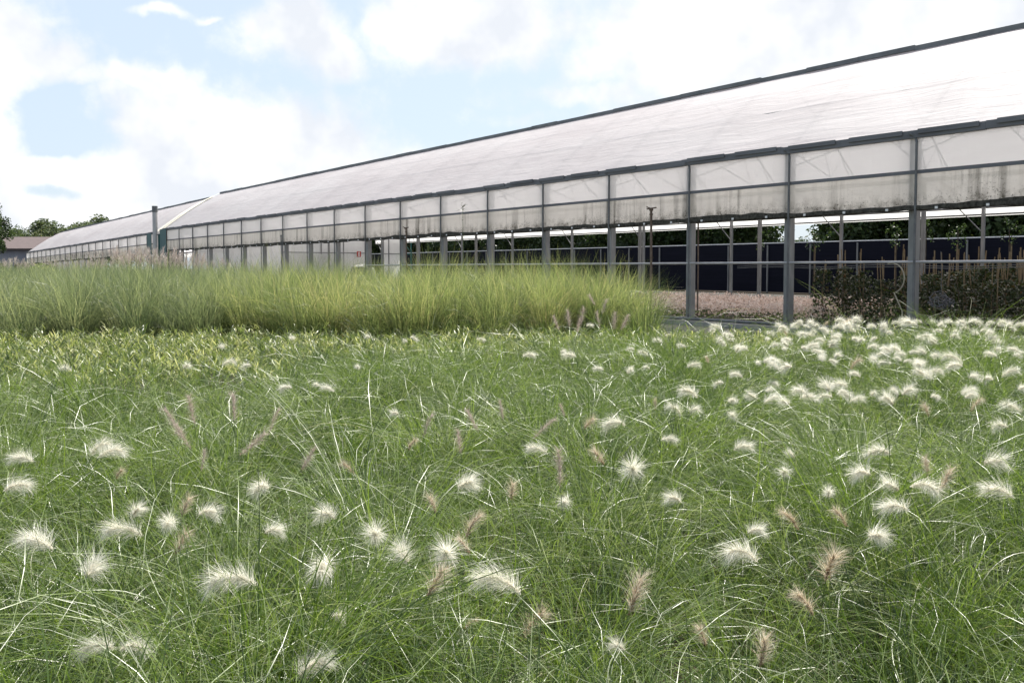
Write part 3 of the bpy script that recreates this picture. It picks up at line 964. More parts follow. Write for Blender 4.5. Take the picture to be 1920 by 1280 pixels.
fm = [crown_mesh('crown', 5.2, 4.6, 9000, 0.42, 40, 120 + i, -0.8) for i in range(3)]
for m_ in fm:
    m_.materials.append(M['farleaf'])
ftk = trunk_mesh('trunk', 4.5, 0.3, 130, 2.5); ftk.materials.append(M['bark'])
LT = ['pale green tree showing just right of the house roof', 'dark rounded tree behind the brown roof', 'broad tree behind the farther greenhouse arch', 'bushy tree showing over the farther greenhouse ridge', 'low tree peeping above the farther ridge nearest the flue']
for j, (u, vt, d) in enumerate([(52, 424, 175), (84, 414, 168), (120, 411, 172), (152, 412, 168), (190, 407, 172), (-30, 425, 180), (-90, 418, 176), (245, 420, 178), (20, 434, 190)]):
    p = at(u, vt, fwd=d)
    sc = p.z / 11.0
    t = thing('broadleaf_tree', LT[j] if j < 5 else 'tree in the far wood edge beyond the house and greenhouses', 'tree', (p.x, p.y, 0), j * 0.9, 'far trees beyond the greenhouses')
    t.scale = (sc * 1.35, sc * 1.35, sc)
    link('crown', fm[j % 3], None, t, (0, 0, 6.2)); link('trunk', ftk, None, t)
p = at(2, 372, fwd=112)
bt = thing('broadleaf_tree', 'tall dark tree standing in front of the low house', 'tree', (p.x - 2.0, p.y + 0.9, 0), 0.6)
bm_ = crown_mesh('crown', 3.6, 4.3, 9000, 0.32, 34, 150, -0.8); bm_.materials.append(M['tree'])
link('crown', bm_, None, bt, (0, 0, p.z - 4.0)); link('trunk', ftk, None, bt)

# ------------------------------------------------------------------ beds inside the greenhouse
n = 52000
yy = rng.uniform(10.2, 36, n); xx = rng.uniform(17.1, 23.4, n)
hh = 0.40 + 0.085 * np.sin(xx * 11.3 + np.sin(yy * 3.0)) * np.sin(yy * 9.7 + np.sin(xx * 4.0)) + 0.04 * np.sin(xx * 2.3 + yy) + rng.normal(0, 0.045, n)
zz = hh * np.where(rng.random(n) < 0.72, 1.0, rng.uniform(0.35, 1, n))
o = link('pink_plants', Bag().add(leaves(np.stack([xx, yy, zz], 1), rng.uniform(0.03, 0.11, n), aspect=0.6)).mesh('pink_plants'), M['pink'])
tag(o, 'bed of massed pale pink flowering plants on the greenhouse floor', 'flower bed', kind='stuff')
n = 16000
o = link('low_foliage', Bag().add(leaves(np.stack([rng.uniform(16.9, 23.3, n), rng.uniform(10.2, 36, n), rng.uniform(0.02, 0.3, n)], 1), rng.uniform(0.04, 0.1, n))).mesh('low_foliage'), M['pinkgreen'])
tag(o, 'low green foliage around the feet of the pink plants', 'foliage', kind='stuff')

# staked dark shrubs in pots
def shrub_mesh(seed):
    r = np.random.default_rng(seed)
    n = 480
    z = 0.22 + 0.98 * r.random(n) ** 0.8
    rad = 0.26 * np.sqrt(r.random(n)) * np.where(z > 0.9, 0.75, 1.0)
    a = r.uniform(0, 6.28, n)
    c = np.stack([rad * np.cos(a), rad * np.sin(a), z], 1)
    return Bag().add(leaves(c, r.uniform(0.045, 0.10, n), aspect=0.6)).mesh('foliage')


shm = [shrub_mesh(200 + i) for i in range(5)]
for m_ in shm:
    m_.materials.append(M['rose'])
cnm = []
for i in range(4):
    r = random.Random(i)
    m_ = MB().tube([(0, 0, 0.1), (r.uniform(-.02, .02), r.uniform(-.02, .02), 0.9), (r.uniform(-.05, .05), r.uniform(-.05, .05), 1.72 + r.uniform(-.06, .06))], 0.011, 6).mesh('cane', True)
    m_.materials.append(M['cane']); cnm.append(m_)
ptm = MB().tube([(0, 0, 0.008), (0, 0, 0.24)], 0.11, 12, 0.145).mesh('pot', True); ptm.materials.append(M['rubber'])
stm = MB().tube([(0, 0, 0.2), (0.03, 0.02, 0.7), (0.0, 0.04, 1.2)], 0.012, 5, 0.005).tube([(0, 0, 0.25), (-0.08, -0.03, 0.7), (-0.12, 0.02, 1.1)], 0.009, 5, 0.004).mesh('stem', True); stm.materials.append(M['rust'])
rr = random.Random(77)
for ix, X in enumerate((17.6, 18.5, 19.4, 20.3, 21.2, 22.1)):
    y = -2.5
    yend = 10.2 - 0.25 * ix
    while y < yend + 0.8:
        if y > yend and rr.random() < 0.6:
            y += 0.5
            continue
        row = ['front row nearest the open side', 'second row from the open side', 'third row', 'fourth row', 'fifth row', 'back row'][ix]
        t = thing('staked_shrub', 'dark leafy potted shrub tied to a cane in the ' + row, 'shrub', (X + rr.uniform(-.1, .1), y, 0.006), rr.uniform(0, 6.28), 'staked shrubs in greenhouse ' + row)
        s_ = rr.uniform(0.85, 1.1)
        t.scale = (s_ * 1.1, s_ * 1.1, s_)
        fo = link('foliage', shm[rr.randrange(5)], None, t)
        fo.scale = (rr.uniform(.8, 1.25), rr.uniform(.8, 1.25), rr.choice((.7, .9, 1.0, 1.1, 1.22)) * rr.uniform(.94, 1.06)); link('cane', cnm[rr.randrange(4)], None, t)
        link('cane', cnm[rr.randrange(4)], None, t, (rr.uniform(.1, .16), rr.uniform(-.1, .1), -0.08))
        link('pot', ptm, None, t); link('stem', stm, None, t)
        y += rr.uniform(0.42, 0.6)

# ------------------------------------------------------------------ feather grass bed (foreground)
def bed_back(rt):
    """how far the feather grass reaches, in metres ahead of the camera, at a sideways offset rt"""
    return np.where(rt < -2.3, 7.3 + 0.2 * np.sin(rt * 2.1), 9.5 + 0.3 * np.sin(rt * 1.3))


def in_bed(rt, fw):
    x, y = to_world(rt, fw)
    a = fw < bed_back(rt)
    return a & (x < 14.6) & (fw > 0.75) & (np.hypot(rt, fw) > 0.95)


def rise(rt, fw):
    """the bed stands taller towards its back right corner"""
    return 0.15 * np.clip((rt - 0.9) / 2.6, 0, 1) * np.clip((fw - 4.5) / 4.0, 0, 1)


def canopy(x, y):
    rt, fw = to_cam(x, y)
    low = 0.06 * np.clip((-1.9 - rt) / 0.8, 0, 1) * np.clip((fw - 4.5) / 1.5, 0, 1)
    return 0.62 - low + rise(rt, fw) + 0.06 * np.sin(x * 2.3 + 1.1 * np.sin(y * 1.7)) + 0.055 * np.sin(y * 2.9 + x * 0.8) + 0.035 * np.sin(x * 5.1 - y * 4.3) + 0.10 * np.sin(x * 1.37 + 2.0 * np.sin(y * 0.9)) * np.sin(y * 1.13 + 0.7)


bag = Bag()
def tufts(f0, f1, spacing, per, S_, wid, lmul=1.0):
    half = f1 * 0.68 + 1.3
    g = np.stack(np.meshgrid(np.arange(-half, half, spacing), np.arange(f0, f1, spacing)), -1).reshape(-1, 2)
    g = g + rng.uniform(-0.45, 0.45, g.shape) * spacing
    g = g[(np.abs(g[:, 0]) < g[:, 1] * 0.68 + 1.3)]
    g = g[in_bed(g[:, 0], g[:, 1])]
    nt = len(g)
    rep = np.repeat(np.arange(nt), per)
    n = len(rep)
    x, y = to_world(g[rep, 0], g[rep, 1])
    ang = rng.uniform(0, 2 * np.pi, n)
    rad = spacing * 0.30 * np.sqrt(rng.random(n))
    # each tuft leans its own way a little, so blades run together in swathes
    lean = rng.uniform(0, 2 * np.pi, nt)[rep]
    phi = np.where(rng.random(n) < 0.62, ang + rng.normal(0, 0.5, n), lean + rng.normal(0, 0.45, n))
    rx, ry = x + rad * np.cos(ang), y + rad * np.sin(ang)
    hgt = canopy(rx, ry) * np.clip(rng.normal(1.0, 0.19, nt), 0.5, 1.35)[rep]
    tone = np.clip(rng.normal(0.42, 0.19, nt)[rep] + rng.normal(0, 0.17, n), 0, 0.93)
    straw = rng.random(n) < 0.011
    up = (rng.random(n) < 0.48) & ~straw                 # broad upright blades; the rest are fine arching ones
    tone = np.where(up, np.clip(tone + 0.10, 0, 0.72), np.clip(tone + 0.25, 0, 0.93))
    tone = np.where(rng.random(n) < 0.22, tone * 0.2, tone)
    tone = np.where(straw, rng.uniform(0.95, 1.0, n), tone)
    L = hgt * np.where(up, rng.uniform(0.60, 1.12, n), rng.uniform(1.0, 1.65, n)) * lmul
    a0 = np.abs(rng.normal(0.10, 0.16, n)) + 0.30 * rad / (spacing * 0.30)
    bend = np.where(up, rng.uniform(0.1, 0.9, n), rng.uniform(1.2, 2.7, n))
    bend = np.where(straw, rng.uniform(1.8, 3.6, n), bend)
    w = wid * rng.uniform(0.65, 1.25, n) * np.where(up, 1.55, 0.72)
    bag.add(blades(np.stack([rx, ry, np.zeros(n)], 1), phi, L, a0, bend, w, S_, 0.7, 1.5, tone))


tufts(0.75, 2.4, 0.31, 220, 11, 0.0038)
tufts(2.4, 4.6, 0.32, 200, 9, 0.0041)
tufts(4.6, 7.2, 0.32, 160, 7, 0.0049)
tufts(7.2, 10.2, 0.28, 110, 5, 0.0060)
# dry bleached blades curling over the top
n = 170
fwd_ = rng.uniform(1.1, 6.5, n); rt_ = (rng.random(n) * 2 - 1) * (fwd_ * 0.66 + 0.4)
ok = in_bed(rt_, fwd_)
fwd_, rt_ = fwd_[ok], rt_[ok]
n = len(fwd_)
x, y = to_world(rt_, fwd_)
bag.add(blades(np.stack([x, y, canopy(x, y) * rng.uniform(0.25, 0.7, n)], 1), rng.uniform(0, 6.28, n), rng.uniform(0.25, 0.6, n), rng.uniform(0.1, 0.7, n), rng.uniform(1.8, 3.8, n), 0.0023 * rng.uniform(.7, 1.3, n) * (0.75 + fwd_ / 8), 14, 0.5, 1.1, rng.uniform(0.94, 1.0, n)))
o = link('feather_grass', bag.mesh('feather_grass'), M['grass'])
tag(o, 'fine green feather grass filling the foreground bed', 'grass', kind='stuff')

# ------------------------------------------------------------------ tall maiden grass hedge
def tall_block(name, test, f0, f1, r0, r1, spacing, per, S_, wid, h, mat, label, seed):
    b = Bag()
    g = np.stack(np.meshgrid(np.arange(r0, r1, spacing), np.arange(f0, f1, spacing)), -1).reshape(-1, 2)
    g = g + rng.uniform(-0.4, 0.4, g.shape) * spacing
    g = g[test(g[:, 0], g[:, 1])]
    nt = len(g)
    rep = np.repeat(np.arange(nt), per)
    n = len(rep)
    x, y = to_world(g[rep, 0], g[rep, 1])
    ang = rng.uniform(0, 2 * np.pi, n)
    rad = spacing * 0.36 * np.sqrt(rng.random(n))
    phi = ang + rng.normal(0, 0.6, n)
    hm = (rng.normal(0.985, 0.085, nt) + 0.04 * np.sin(g[:, 0] * 1.9 + g[:, 1]))[rep]
    L = h * hm * rng.uniform(0.62, 1.12, n)
    tone = np.clip(rng.normal(0.45, 0.18, nt)[rep] + rng.normal(0, 0.26, n), 0, 1)
    a0 = np.abs(rng.normal(0.05, 0.07, n)) + 0.12 * rad / (spacing * 0.36)
    bend = np.where(rng.random(n) < 0.5, rng.uniform(0.1, 0.75, n), rng.uniform(0.7, 2.2, n))
    b.add(blades(np.stack([x + rad * np.cos(ang), y + rad * np.sin(ang), np.zeros(n)], 1), phi, L, a0, bend, wid * rng.uniform(0.6, 1.3, n), S_, 0.5, 2.0, tone))
    o = link(name, b.mesh(name), mat)
    return tag(o, label, 'grass', kind='stuff')


def t_near(rt, fw):
    x, y = to_world(rt, fw)
    return (x < 10.8) & (rt < 2.05 + 0.15 * np.sin(fw * 2.7)) & (fw > 12.3 + 0.25 * np.sin(rt * 1.1)) & (fw < 16.5) & (rt > -4.6 + rng.normal(0, .5, len(rt)))
def t_left(rt, fw):
    x, y = to_world(rt, fw)
    return (x < 9.8) & (fw > 12.3 + 0.25 * np.sin(rt * 1.1)) & (fw < 16.5) & (rt <= -4.6 + rng.normal(0, .5, len(rt)))
def t_far(rt, fw):
    x, y = to_world(rt, fw)
    return (x < 9.6) & (fw >= 16.5) & (fw < 40) & (np.abs(rt) < fw * 0.72 + 2)


tall_block('maiden_grass', t_near, 12.2, 16.6, -6, 4.5, 0.40, 400, 5, 0.0070, 1.40, M['tall'], 'tall yellow green maiden grass standing behind the low leafy strip', 1)
tall_block('grey_maiden_grass', t_left, 12.2, 16.6, -14, -3.5, 0.42, 300, 5, 0.0075, 1.42, M['tallgrey'], 'greyer green tall grass at the left end of the block', 2)
tall_block('far_maiden_grass', t_far, 16.5, 40, -30, 4, 0.75, 190, 4, 0.016, 1.42, M['tallgrey'], 'soft tall grass stretching away towards the far greenhouse', 3)

# silvery plumed clumps far back
def plume_clump(px, py, h, n, rad, label):
    t = thing('plume_grass', label, 'grass clump', (px, py, 0), 0, 'silvery plumed grasses beyond the tall grass')
    m = n * 6
    ang = rng.uniform(0, 6.28, m); r_ = rad * np.sqrt(rng.random(m))
    link('leaves', Bag().add(blades(np.stack([r_ * np.cos(ang), r_ * np.sin(ang), np.zeros(m)], 1), ang, h * rng.uniform(.6, .9, m), np.abs(rng.normal(.1, .1, m)), rng.uniform(.3, 1.4, m), np.full(m, .014), 4)).mesh('leaves'), M['tallgrey'], t)
    b = Bag()
    ang = rng.uniform(0, 6.28, n); r_ = rad * np.sqrt(rng.random(n)); hh_ = h * rng.uniform(0.85, 1.06, n)
    lean = rng.uniform(0.05, 0.3, n)
    for i in range(n):
        bx, by = r_[i] * math.cos(ang[i]) * 1.25, r_[i] * math.sin(ang[i]) * 1.25
        mm = 26
        s_ = rng.random(mm)
        root = np.stack([bx + math.cos(ang[i]) * lean[i] * s_ * .3, by + math.sin(ang[i]) * lean[i] * s_ * .3, hh_[i] - 0.34 + 0.3 * s_], 1)
        b.add(blades(root, rng.normal(0.6, 0.9, mm), rng.uniform(.10, .19, mm), rng.uniform(.15, .7, mm), rng.uniform(.2, .9, mm), np.full(mm, .012), 2, rnd=np.clip(rng.normal(.5, .25, mm), 0, 1)))
        b.add(blades(np.array([[bx * .8, by * .8, 0.3]]), np.array([ang[i]]), np.array([hh_[i] - 0.5]), np.array([0.08]), np.array([0.12]), np.array([.008]), 3))
    link('plumes', b.mesh('plumes'), M['silver_plume'], t)
    return t


for (u, d, h, n, rad, lb) in [(232, 30, 1.93, 70, .9, 'left of three silvery plumed clumps below the metal flue'), (275, 31, 2.08, 110, 1.0, 'tallest silvery plumed clump directly below the metal flue'), (325, 31, 1.92, 80, .9, 'silvery plumed clump right of the flue by the teal corner'),
                              (370, 33, 1.72, 30, .9, 'thin scatter of pale plumes against the white lower wall'), (425, 34, 1.72, 26, 1.0, 'sparse plumed clump nearest to the partition poles'),
                              (10, 40, 1.75, 40, 1.1, 'pinkish plumed clump below the far house at the left edge'), (40, 40, 1.8, 40, 1.1, 'pinkish plumed clump under the house roof end'), (95, 41, 1.72, 40, 1.2, 'pale plumed clump at the far greenhouse corner'), (150, 40, 1.72, 44, 1.2, 'pale plumed clump along the far greenhouse wall'), (190, 38, 1.75, 40, 1.1, 'pale plumed clump beside the denser silvery clumps')]:
    x, y = to_world((u - 960) / F * d, d)
    plume_clump(x, y, h, n, rad, lb)
x, y = to_world((82 - 960) / F * 37, 37)
gb = thing('green_bush', 'rounded fresh green bush among the pale plumes', 'bush', (x, y, 0))
c = uv_sphere_pts(1800) * (rng.random(1800) ** 0.35)[:, None] * np.array([0.8, 0.8, 0.75]) + np.array([0, 0, 0.85])
link('foliage', Bag().add(leaves(c, rng.uniform(.06, .14, 1800))).mesh('foliage'), M['tall'], gb)

# ------------------------------------------------------------------ low variegated leafy strip
b = Bag()
half = 14
g = np.stack(np.meshgrid(np.arange(-13, 9, 0.15), np.arange(7.0, 12.6, 0.16)), -1).reshape(-1, 2)
g += rng.uniform(-.07, .07, g.shape)
x, y = to_world(g[:, 0], g[:, 1])
keep = (g[:, 1] > bed_back(g[:, 0]) + 0.15) & (x < 12.6) & (g[:, 1] < 12.2) 
g, x, y = g[keep], x[keep], y[keep]
nt = len(g)
per = 16
rep = np.repeat(np.arange(nt), per)
n = len(rep)
hh = (0.50 + 0.05 * np.sin(x * 3.1) * np.sin(y * 2.7) + rng.normal(0, 0.045, nt))[rep]
lev = rng.uniform(0.62, 1.0, n)
ang = rng.uniform(0, 6.28, n)
b.add(blades(np.stack([x[rep] + rng.normal(0, .03, n), y[rep] + rng.normal(0, .03, n), hh * lev - 0.06], 1), ang, rng.uniform(.08, .15, n), rng.uniform(.2, .9, n), rng.uniform(.2, 1.0, n), rng.uniform(.012, .021, n), 3, 0.4, 1.3, np.clip(rng.normal(.5, .18, nt)[rep] + rng.normal(0, .2, n), 0, 1), 0.5))
m = nt * 2
b.add(blades(np.stack([np.repeat(x, 2), np.repeat(y, 2), np.zeros(m)], 1), rng.uniform(0, 6.28, m), np.full(m, .42), rng.uniform(0, .2, m), rng.uniform(0, .3, m), np.full(m, .006), 2, rnd=np.full(m, .05)))
o = link('dwarf_bamboo', b.mesh('dwarf_bamboo'), M['sasa'])
tag(o, 'low strip of yellow edged dwarf bamboo leaves before the tall grass', 'ground cover', kind='stuff')

# ------------------------------------------------------------------ feathery flower heads
def spike(kind, seed):
    """stalk from the origin arching over, and a bristly head along its end; returns meshes and the head's centre"""
    r = np.random.default_rng(seed)
    H = {'white': 0.62, 'round': 0.60, 'tan': 0.60, 'purple': 0.66}[kind] + r.uniform(-.02, .02)
    if kind == 'purple':
        a_s, a_h0, a_h1, ax = 0.06, 0.12, 0.28, 0.125
    elif kind == 'round':
        a_s, a_h0, a_h1, ax = 0.18, 0.7, 1.5, 0.055
    elif kind == 'tan':
        a_s, a_h0, a_h1, ax = 0.15, 0.3, 0.9, 0.085
    else:
        a_s, a_h0, a_h1, ax = 0.2, 0.75, 1.95, 0.095
    a_h0 += r.uniform(-.2, .2); a_h1 += r.uniform(-.4, .4); ax *= r.uniform(.85, 1.2)
    # stalk
    K = 10
    P = [Vector((0, 0, 0))]
    for i in range(K):
        t = (i + 0.5) / K
        a = a_s + (a_h0 - a_s) * t ** 4
        P.append(P[-1] + Vector((math.sin(a), 0, math.cos(a))) * (H / K))
    A = [P[-1].copy()]
    AA = []
    for i in range(K):
        t = (i + 0.5) / K
        a = a_h0 + (a_h1 - a_h0) * t
        AA.append(a)
        A.append(A[-1] + Vector((math.sin(a), 0, math.cos(a))) * (ax / K))
    sm = MB().tube(P, 0.0016, 5, 0.0011).mesh('stalk', True)
    sm.materials.append(M['stalk'])
    nb = {'white': 560, 'round': 500, 'tan': 300, 'purple': 330}[kind]
    t = r.random(nb) ** (0.9)
    idx = np.minimum((t * K).astype(int), K - 1)
    An = np.array([tuple(v) for v in A])
    fr_ = t * K - idx
    root = An[idx] * (1 - fr_)[:, None] + An[idx + 1] * fr_[:, None]
    a = np.array(AA)[idx]
    tang = np.stack([np.sin(a), 0 * a, np.cos(a)], 1)
    nrm = np.stack([np.cos(a), 0 * a, -np.sin(a)], 1)
    bi = np.array([0, 1.0, 0])[None]
    th = r.uniform(0, 6.28, nb)
    out = nrm * np.cos(th)[:, None] + bi * np.sin(th)[:, None]
    ln = {'white': 0.050, 'round': 0.053, 'tan': 0.044, 'purple': 0.031}[kind] * r.uniform(0.35, 1.5, nb)
    prof = np.sin(np.pi * np.clip(0.12 + 0.80 * t, 0, 1)) ** 0.5
    ln = ln * (0.55 + 0.45 * prof)
    fw = {'white': 0.75, 'round': 0.6, 'tan': 0.9, 'purple': 0.75}[kind] + r.normal(0, .3, nb) + 0.7 * t
    d = out + tang * fw[:, None]
    d /= np.linalg.norm(d, axis=1)[:, None]
    p1 = root + d * (ln * 0.55)[:, None]
    d2 = d + np.array([0, 0, -0.28])[None] + r.normal(0, .12, (nb, 3))
    d2 /= np.linalg.norm(d2, axis=1)[:, None]
    p2 = p1 + d2 * (ln * 0.5)[:, None]
    sd = np.cross(d, r.normal(size=(nb, 3))); sd /= np.linalg.norm(sd, axis=1)[:, None]
    w = {'white': 0.00042, 'round': 0.00042, 'tan': 0.0004, 'purple': 0.0003}[kind]
    V = np.stack([root - sd * w, root + sd * w, p1 - sd * w * .8, p1 + sd * w * .8, p2 - sd * w * .3, p2 + sd * w * .3], 1)
    bi_ = (np.arange(nb) * 6)[:, None]
    Q = np.concatenate([bi_ + np.array([[0, 1, 3, 2]]), bi_ + np.array([[2, 3, 5, 4]])])
    tone = np.clip(r.normal(.55, .2, nb), 0, 1)
    if kind == 'tan':
        tone = np.clip(r.normal(.75, .25, nb), 0, 1)
    # seeds along the core
    ns = 110
    ts = r.random(ns); ii = np.minimum((ts * K).astype(int), K - 1)
    cpos = An[ii] + r.normal(0, .0035, (ns, 3))
    lv = leaves(cpos, 0.011 if kind != 'purple' else 0.008, rnd=np.clip(r.normal(.12 if kind != 'white' else .35, .12, ns), 0, 1), aspect=0.3)
    bg_ = Bag().add((V.reshape(-1, 3), Q, np.repeat(tone, 6), np.zeros(nb * 6))).add(lv)
    me = bg_.mesh('plume')
    me.materials.append({'white': M['white_plume'], 'round': M['white_plume'], 'tan': M['tan_plume'], 'purple': M['purple_plume']}[kind])
    c = An.mean(0)
    return sm, me, Vector(c)


SP = {'W': [spike('white', 300 + i) for i in range(6)], 'O': [spike('round', 320 + i) for i in range(4)], 'T': [spike('tan', 340 + i) for i in range(4)], 'P': [spike('purple', 360 + i) for i in range(4)]}
# photo column, row, kind (White arching, rOund, Tan, Purple), way it hangs, size, own label or None
HEADS = [
    (940, 1100, 'W', 'L', 1.12, 'largest fluffy cream white plume, arching to the left, low in the bed'),
    (1190, 885, 'O', 'F', 1.12, 'round bright white starburst plume facing the viewer'),
    (1655, 850, 'W', 'L', 1.08, 'broad drooping white plume bent like a wave, above the upright pair'),
    (1740, 915, 'W', 'F', 1.02, 'long white plume hanging beside a thick green stalk'),
    (1885, 925, 'W', 'L', 1.0, 'tall white plume leaning at the right edge below the pale pair'),
    (1870, 868, 'O', 'R', .95, 'fluffy white plume with a brown centre at the right edge'),
    (870, 912, 'O', 'R', .95, 'white tuft with bent tip left of the starburst plume'),
    (485, 918, 'W', 'F', .95, 'single upright oval white plume left of the middle of the bed'),
    (700, 1010, 'O', 'F', .9, 'rounded cream plume between two smaller plumes'),
    (835, 1045, 'O', 'F', 1.0, 'round tan centred plume crossed by a slanting green blade'),
    (755, 1048, 'O', 'U', .85, 'small upright white tuft left of the tan centred round plume'),
    (612, 970, 'O', 'L', .9, 'white tufted plume right of the oval one'),
    (225, 1000, 'W', 'L', 1.0, 'white plume arching low like a caterpillar at the left'),
    (245, 965, 'O', 'R', .75, 'small white tuft just above the caterpillar shaped plume'),
    (60, 1022, 'W', 'L', .95, 'flat lying white plume at the left edge of the bed'),
    (160, 1075, 'O', 'U', .85, 'dim rounded white plume half hidden in grass at left'),
    (430, 1095, 'W', 'L', .95, 'white plume drooping behind grass blades above the bottom left corner'),
    (600, 1070, 'W', 'F', .9, 'faint upright plume hidden behind blades left of the tan ones'),
    (815, 1100, 'T', 'U', .95, 'narrow upright tan plume left of the largest white plume'),
    (1195, 1125, 'T', 'U', 1.05, 'upright tan plume with a dark brown core right of the largest plume'),
    (1000, 1180, 'T', 'R', 1.1, 'ragged tan plume leaning below the largest white plume'),
    (1565, 1070, 'T', 'R', 1.15, 'bristly reddish brown plume like a bottle brush'),
    (1520, 1140, 'T', 'L', .7, 'broken tan tuft beside an upright white straw'),
    (170, 1225, 'W', 'L', .95, 'white plume hanging left in the bottom left corner'),
    (235, 1225, 'W', 'R', .9, 'wispy white plume beside the one in the bottom left corner'),
    (575, 1265, 'W', 'R', 1.0, 'white plume cut by the bottom edge left of centre'),
    (625, 1165, 'O', 'R', .65, 'little white tuft deep in the grass below the faint upright plume'),
    (1440, 1235, 'T', 'U', 1.1, 'thin pinkish tan plume rising at the bottom edge'),
    (1165, 1225, 'O', 'L', .75, 'pale tuft half buried near the bottom edge'),
    (1325, 1205, 'T', 'L', .8, 'flattened brown tuft lying across the grass near the bottom'),
    (1400, 1045, 'W', 'L', .85, 'silky white plume lying flat above the brown bottle brush plume'),
    (1650, 1010, 'O', 'F', .85, 'pale fuzzy tuft sunk among blades right of the silky plume'),
    (1270, 940, 'O', 'L', .7, 'small cream tuft below and right of the starburst plume'),
    (1125, 860, 'T', 'L', 1.0, 'straw coloured plume with dark tip left of the starburst'),
    (1010, 845, 'W', 'L', .8, 'short white plume lying left of the straw coloured one'),
    (1060, 945, 'O', 'F', .7, 'faint white tuft below the starburst plume'),
    (1395, 840, 'W', 'R', .9, 'loose white plume leaning right in the open middle of the bed'),
    (1255, 825, 'W', 'R', .7, 'slim silky plume lying on its side above the starburst'),
    (1490, 855, 'O', 'U', .55, 'tiny upright white tuft alone in green grass'),
    (1475, 890, 'O', 'F', .7, 'small round yellowish tuft below the tiny upright one'),
    (435, 765, 'P', 'U', 1.3, 'tallest hazy purple brown bottle brush plume'),
    (355, 770, 'P', 'L', 1.2, 'hazy purple plume left of the tallest one'),
    (320, 795, 'P', 'L', 1.25, 'slanted purple brown plume above two others'),
    (338, 820, 'P', 'L', 1.0, 'lower slanted purple plume in the left group'),
    (470, 835, 'P', 'R', 1.0, 'broad faint purple plume right of the left group'),
    (885, 790, 'P', 'U', 1.2, 'lone upright purple brown plume in the centre of the bed'),
    (860, 830, 'P', 'L', 1.0, 'short purple plume just below the lone upright one'),
    (575, 862, 'P', 'R', .9, 'small dim purple plume above the white oval plume'),
]
OTHERS = [(1415, 745, 'O', 'L', 1), (1447, 750, 'W', 'R', .9), (1515, 745, 'W', 'R', 1), (1608, 750, 'W', 'R', .9), (1640, 740, 'O', 'F', .6), (1270, 770, 'W', 'L', .9), (1302, 770, 'O', 'R', .7), (1155, 795, 'W', 'L', 1), (1105, 795, 'T', 'R', .9), (1375, 780, 'O', 'F', .7),
          (1680, 915, 'O', 'L', .9), (1625, 890, 'O', 'L', .8), (1780, 905, 'T', 'U', .9), (1690, 955, 'W', 'L', .9), (1835, 760, 'T', 'R', 1), (1742, 770, 'T', 'U', .8), (1885, 800, 'O', 'L', .8), (1905, 765, 'W', 'L', .9),
          (178, 842, 'W', 'R', 1), (200, 850, 'W', 'R', .9), (35, 862, 'W', 'L', 1), (20, 915, 'W', 'R', .9), (345, 688, 'O', 'R', .8), (425, 680, 'W', 'R', 1), (412, 650, 'O', 'U', .9), (462, 686, 'W', 'L', .8), (120, 692, 'W', 'L', .9), (545, 634, 'W', 'U', 1), (615, 730, 'W', 'L', .9), (592, 722, 'O', 'F', .6), (535, 727, 'W', 'L', .8),
          (740, 776, 'O', 'L', .7), (690, 632, 'O', 'L', .8), (775, 634, 'W', 'R', .9), (760, 640, 'O', 'L', .8), (900, 636, 'W', 'R', .9), (990, 666, 'W', 'R', 1), (1070, 666, 'W', 'L', 1), (1055, 660, 'O', 'R', .8), (1105, 610, 'W', 'R', 1), (1125, 692, 'W', 'L', .8), (1180, 655, 'W', 'R', .8), (1215, 690, 'O', 'L', .7), (1300, 685, 'W', 'R', .8),
          (380, 965, 'O', 'R', .8), (340, 955, 'T', 'R', .7), (505, 1000, 'O', 'R', .7), (310, 985, 'W', 'F', .8), (330, 1025, 'T', 'U', .8), (810, 950, 'T', 'U', .8), (885, 990, 'T', 'R', .8), (670, 690, 'O', 'F', .6), (1585, 975, 'T', 'L', .7), (1490, 980, 'T', 'L', .8), (1745, 880, 'T', 'U', .8), (215, 892, 'T', 'R', .7), (650, 880, 'T', 'L', .7), (770, 835, 'T', 'R', .7), (1230, 760, 'T', 'U', .6),
          (1420, 1000, 'O', 'R', .6), (880, 1180, 'T', 'R', .6), (870, 1030, 'T', 'L', .7), (960, 925, 'T', 'R', .7), (1560, 930, 'O', 'F', .6),
          (1020, 805, 'P', 'R', 1), (375, 866, 'P', 'U', .7), (510, 790, 'P', 'R', .9), (800, 800, 'P', 'R', .8), (1050, 880, 'P', 'R', 1), (940, 770, 'P', 'R', .8), (1055, 770, 'P', 'U', .7)]
BACKP = [(1110, 562, 'L', 1.1), (1133, 575, 'U', 1.1), (1092, 592, 'L', 1.1), (1066, 597, 'L', 1.1), (1043, 606, 'L', 1.0), (1152, 602, 'R', 1.0), (1172, 604, 'R', 1.1), (1122, 600, 'U', .9), (1085, 610, 'L', .9)]
CR, CFW = Vector((math.cos(TH), -math.sin(TH), 0)), Vector((math.sin(TH), math.cos(TH), 0))
hr = random.Random(5)
nhead = [0]


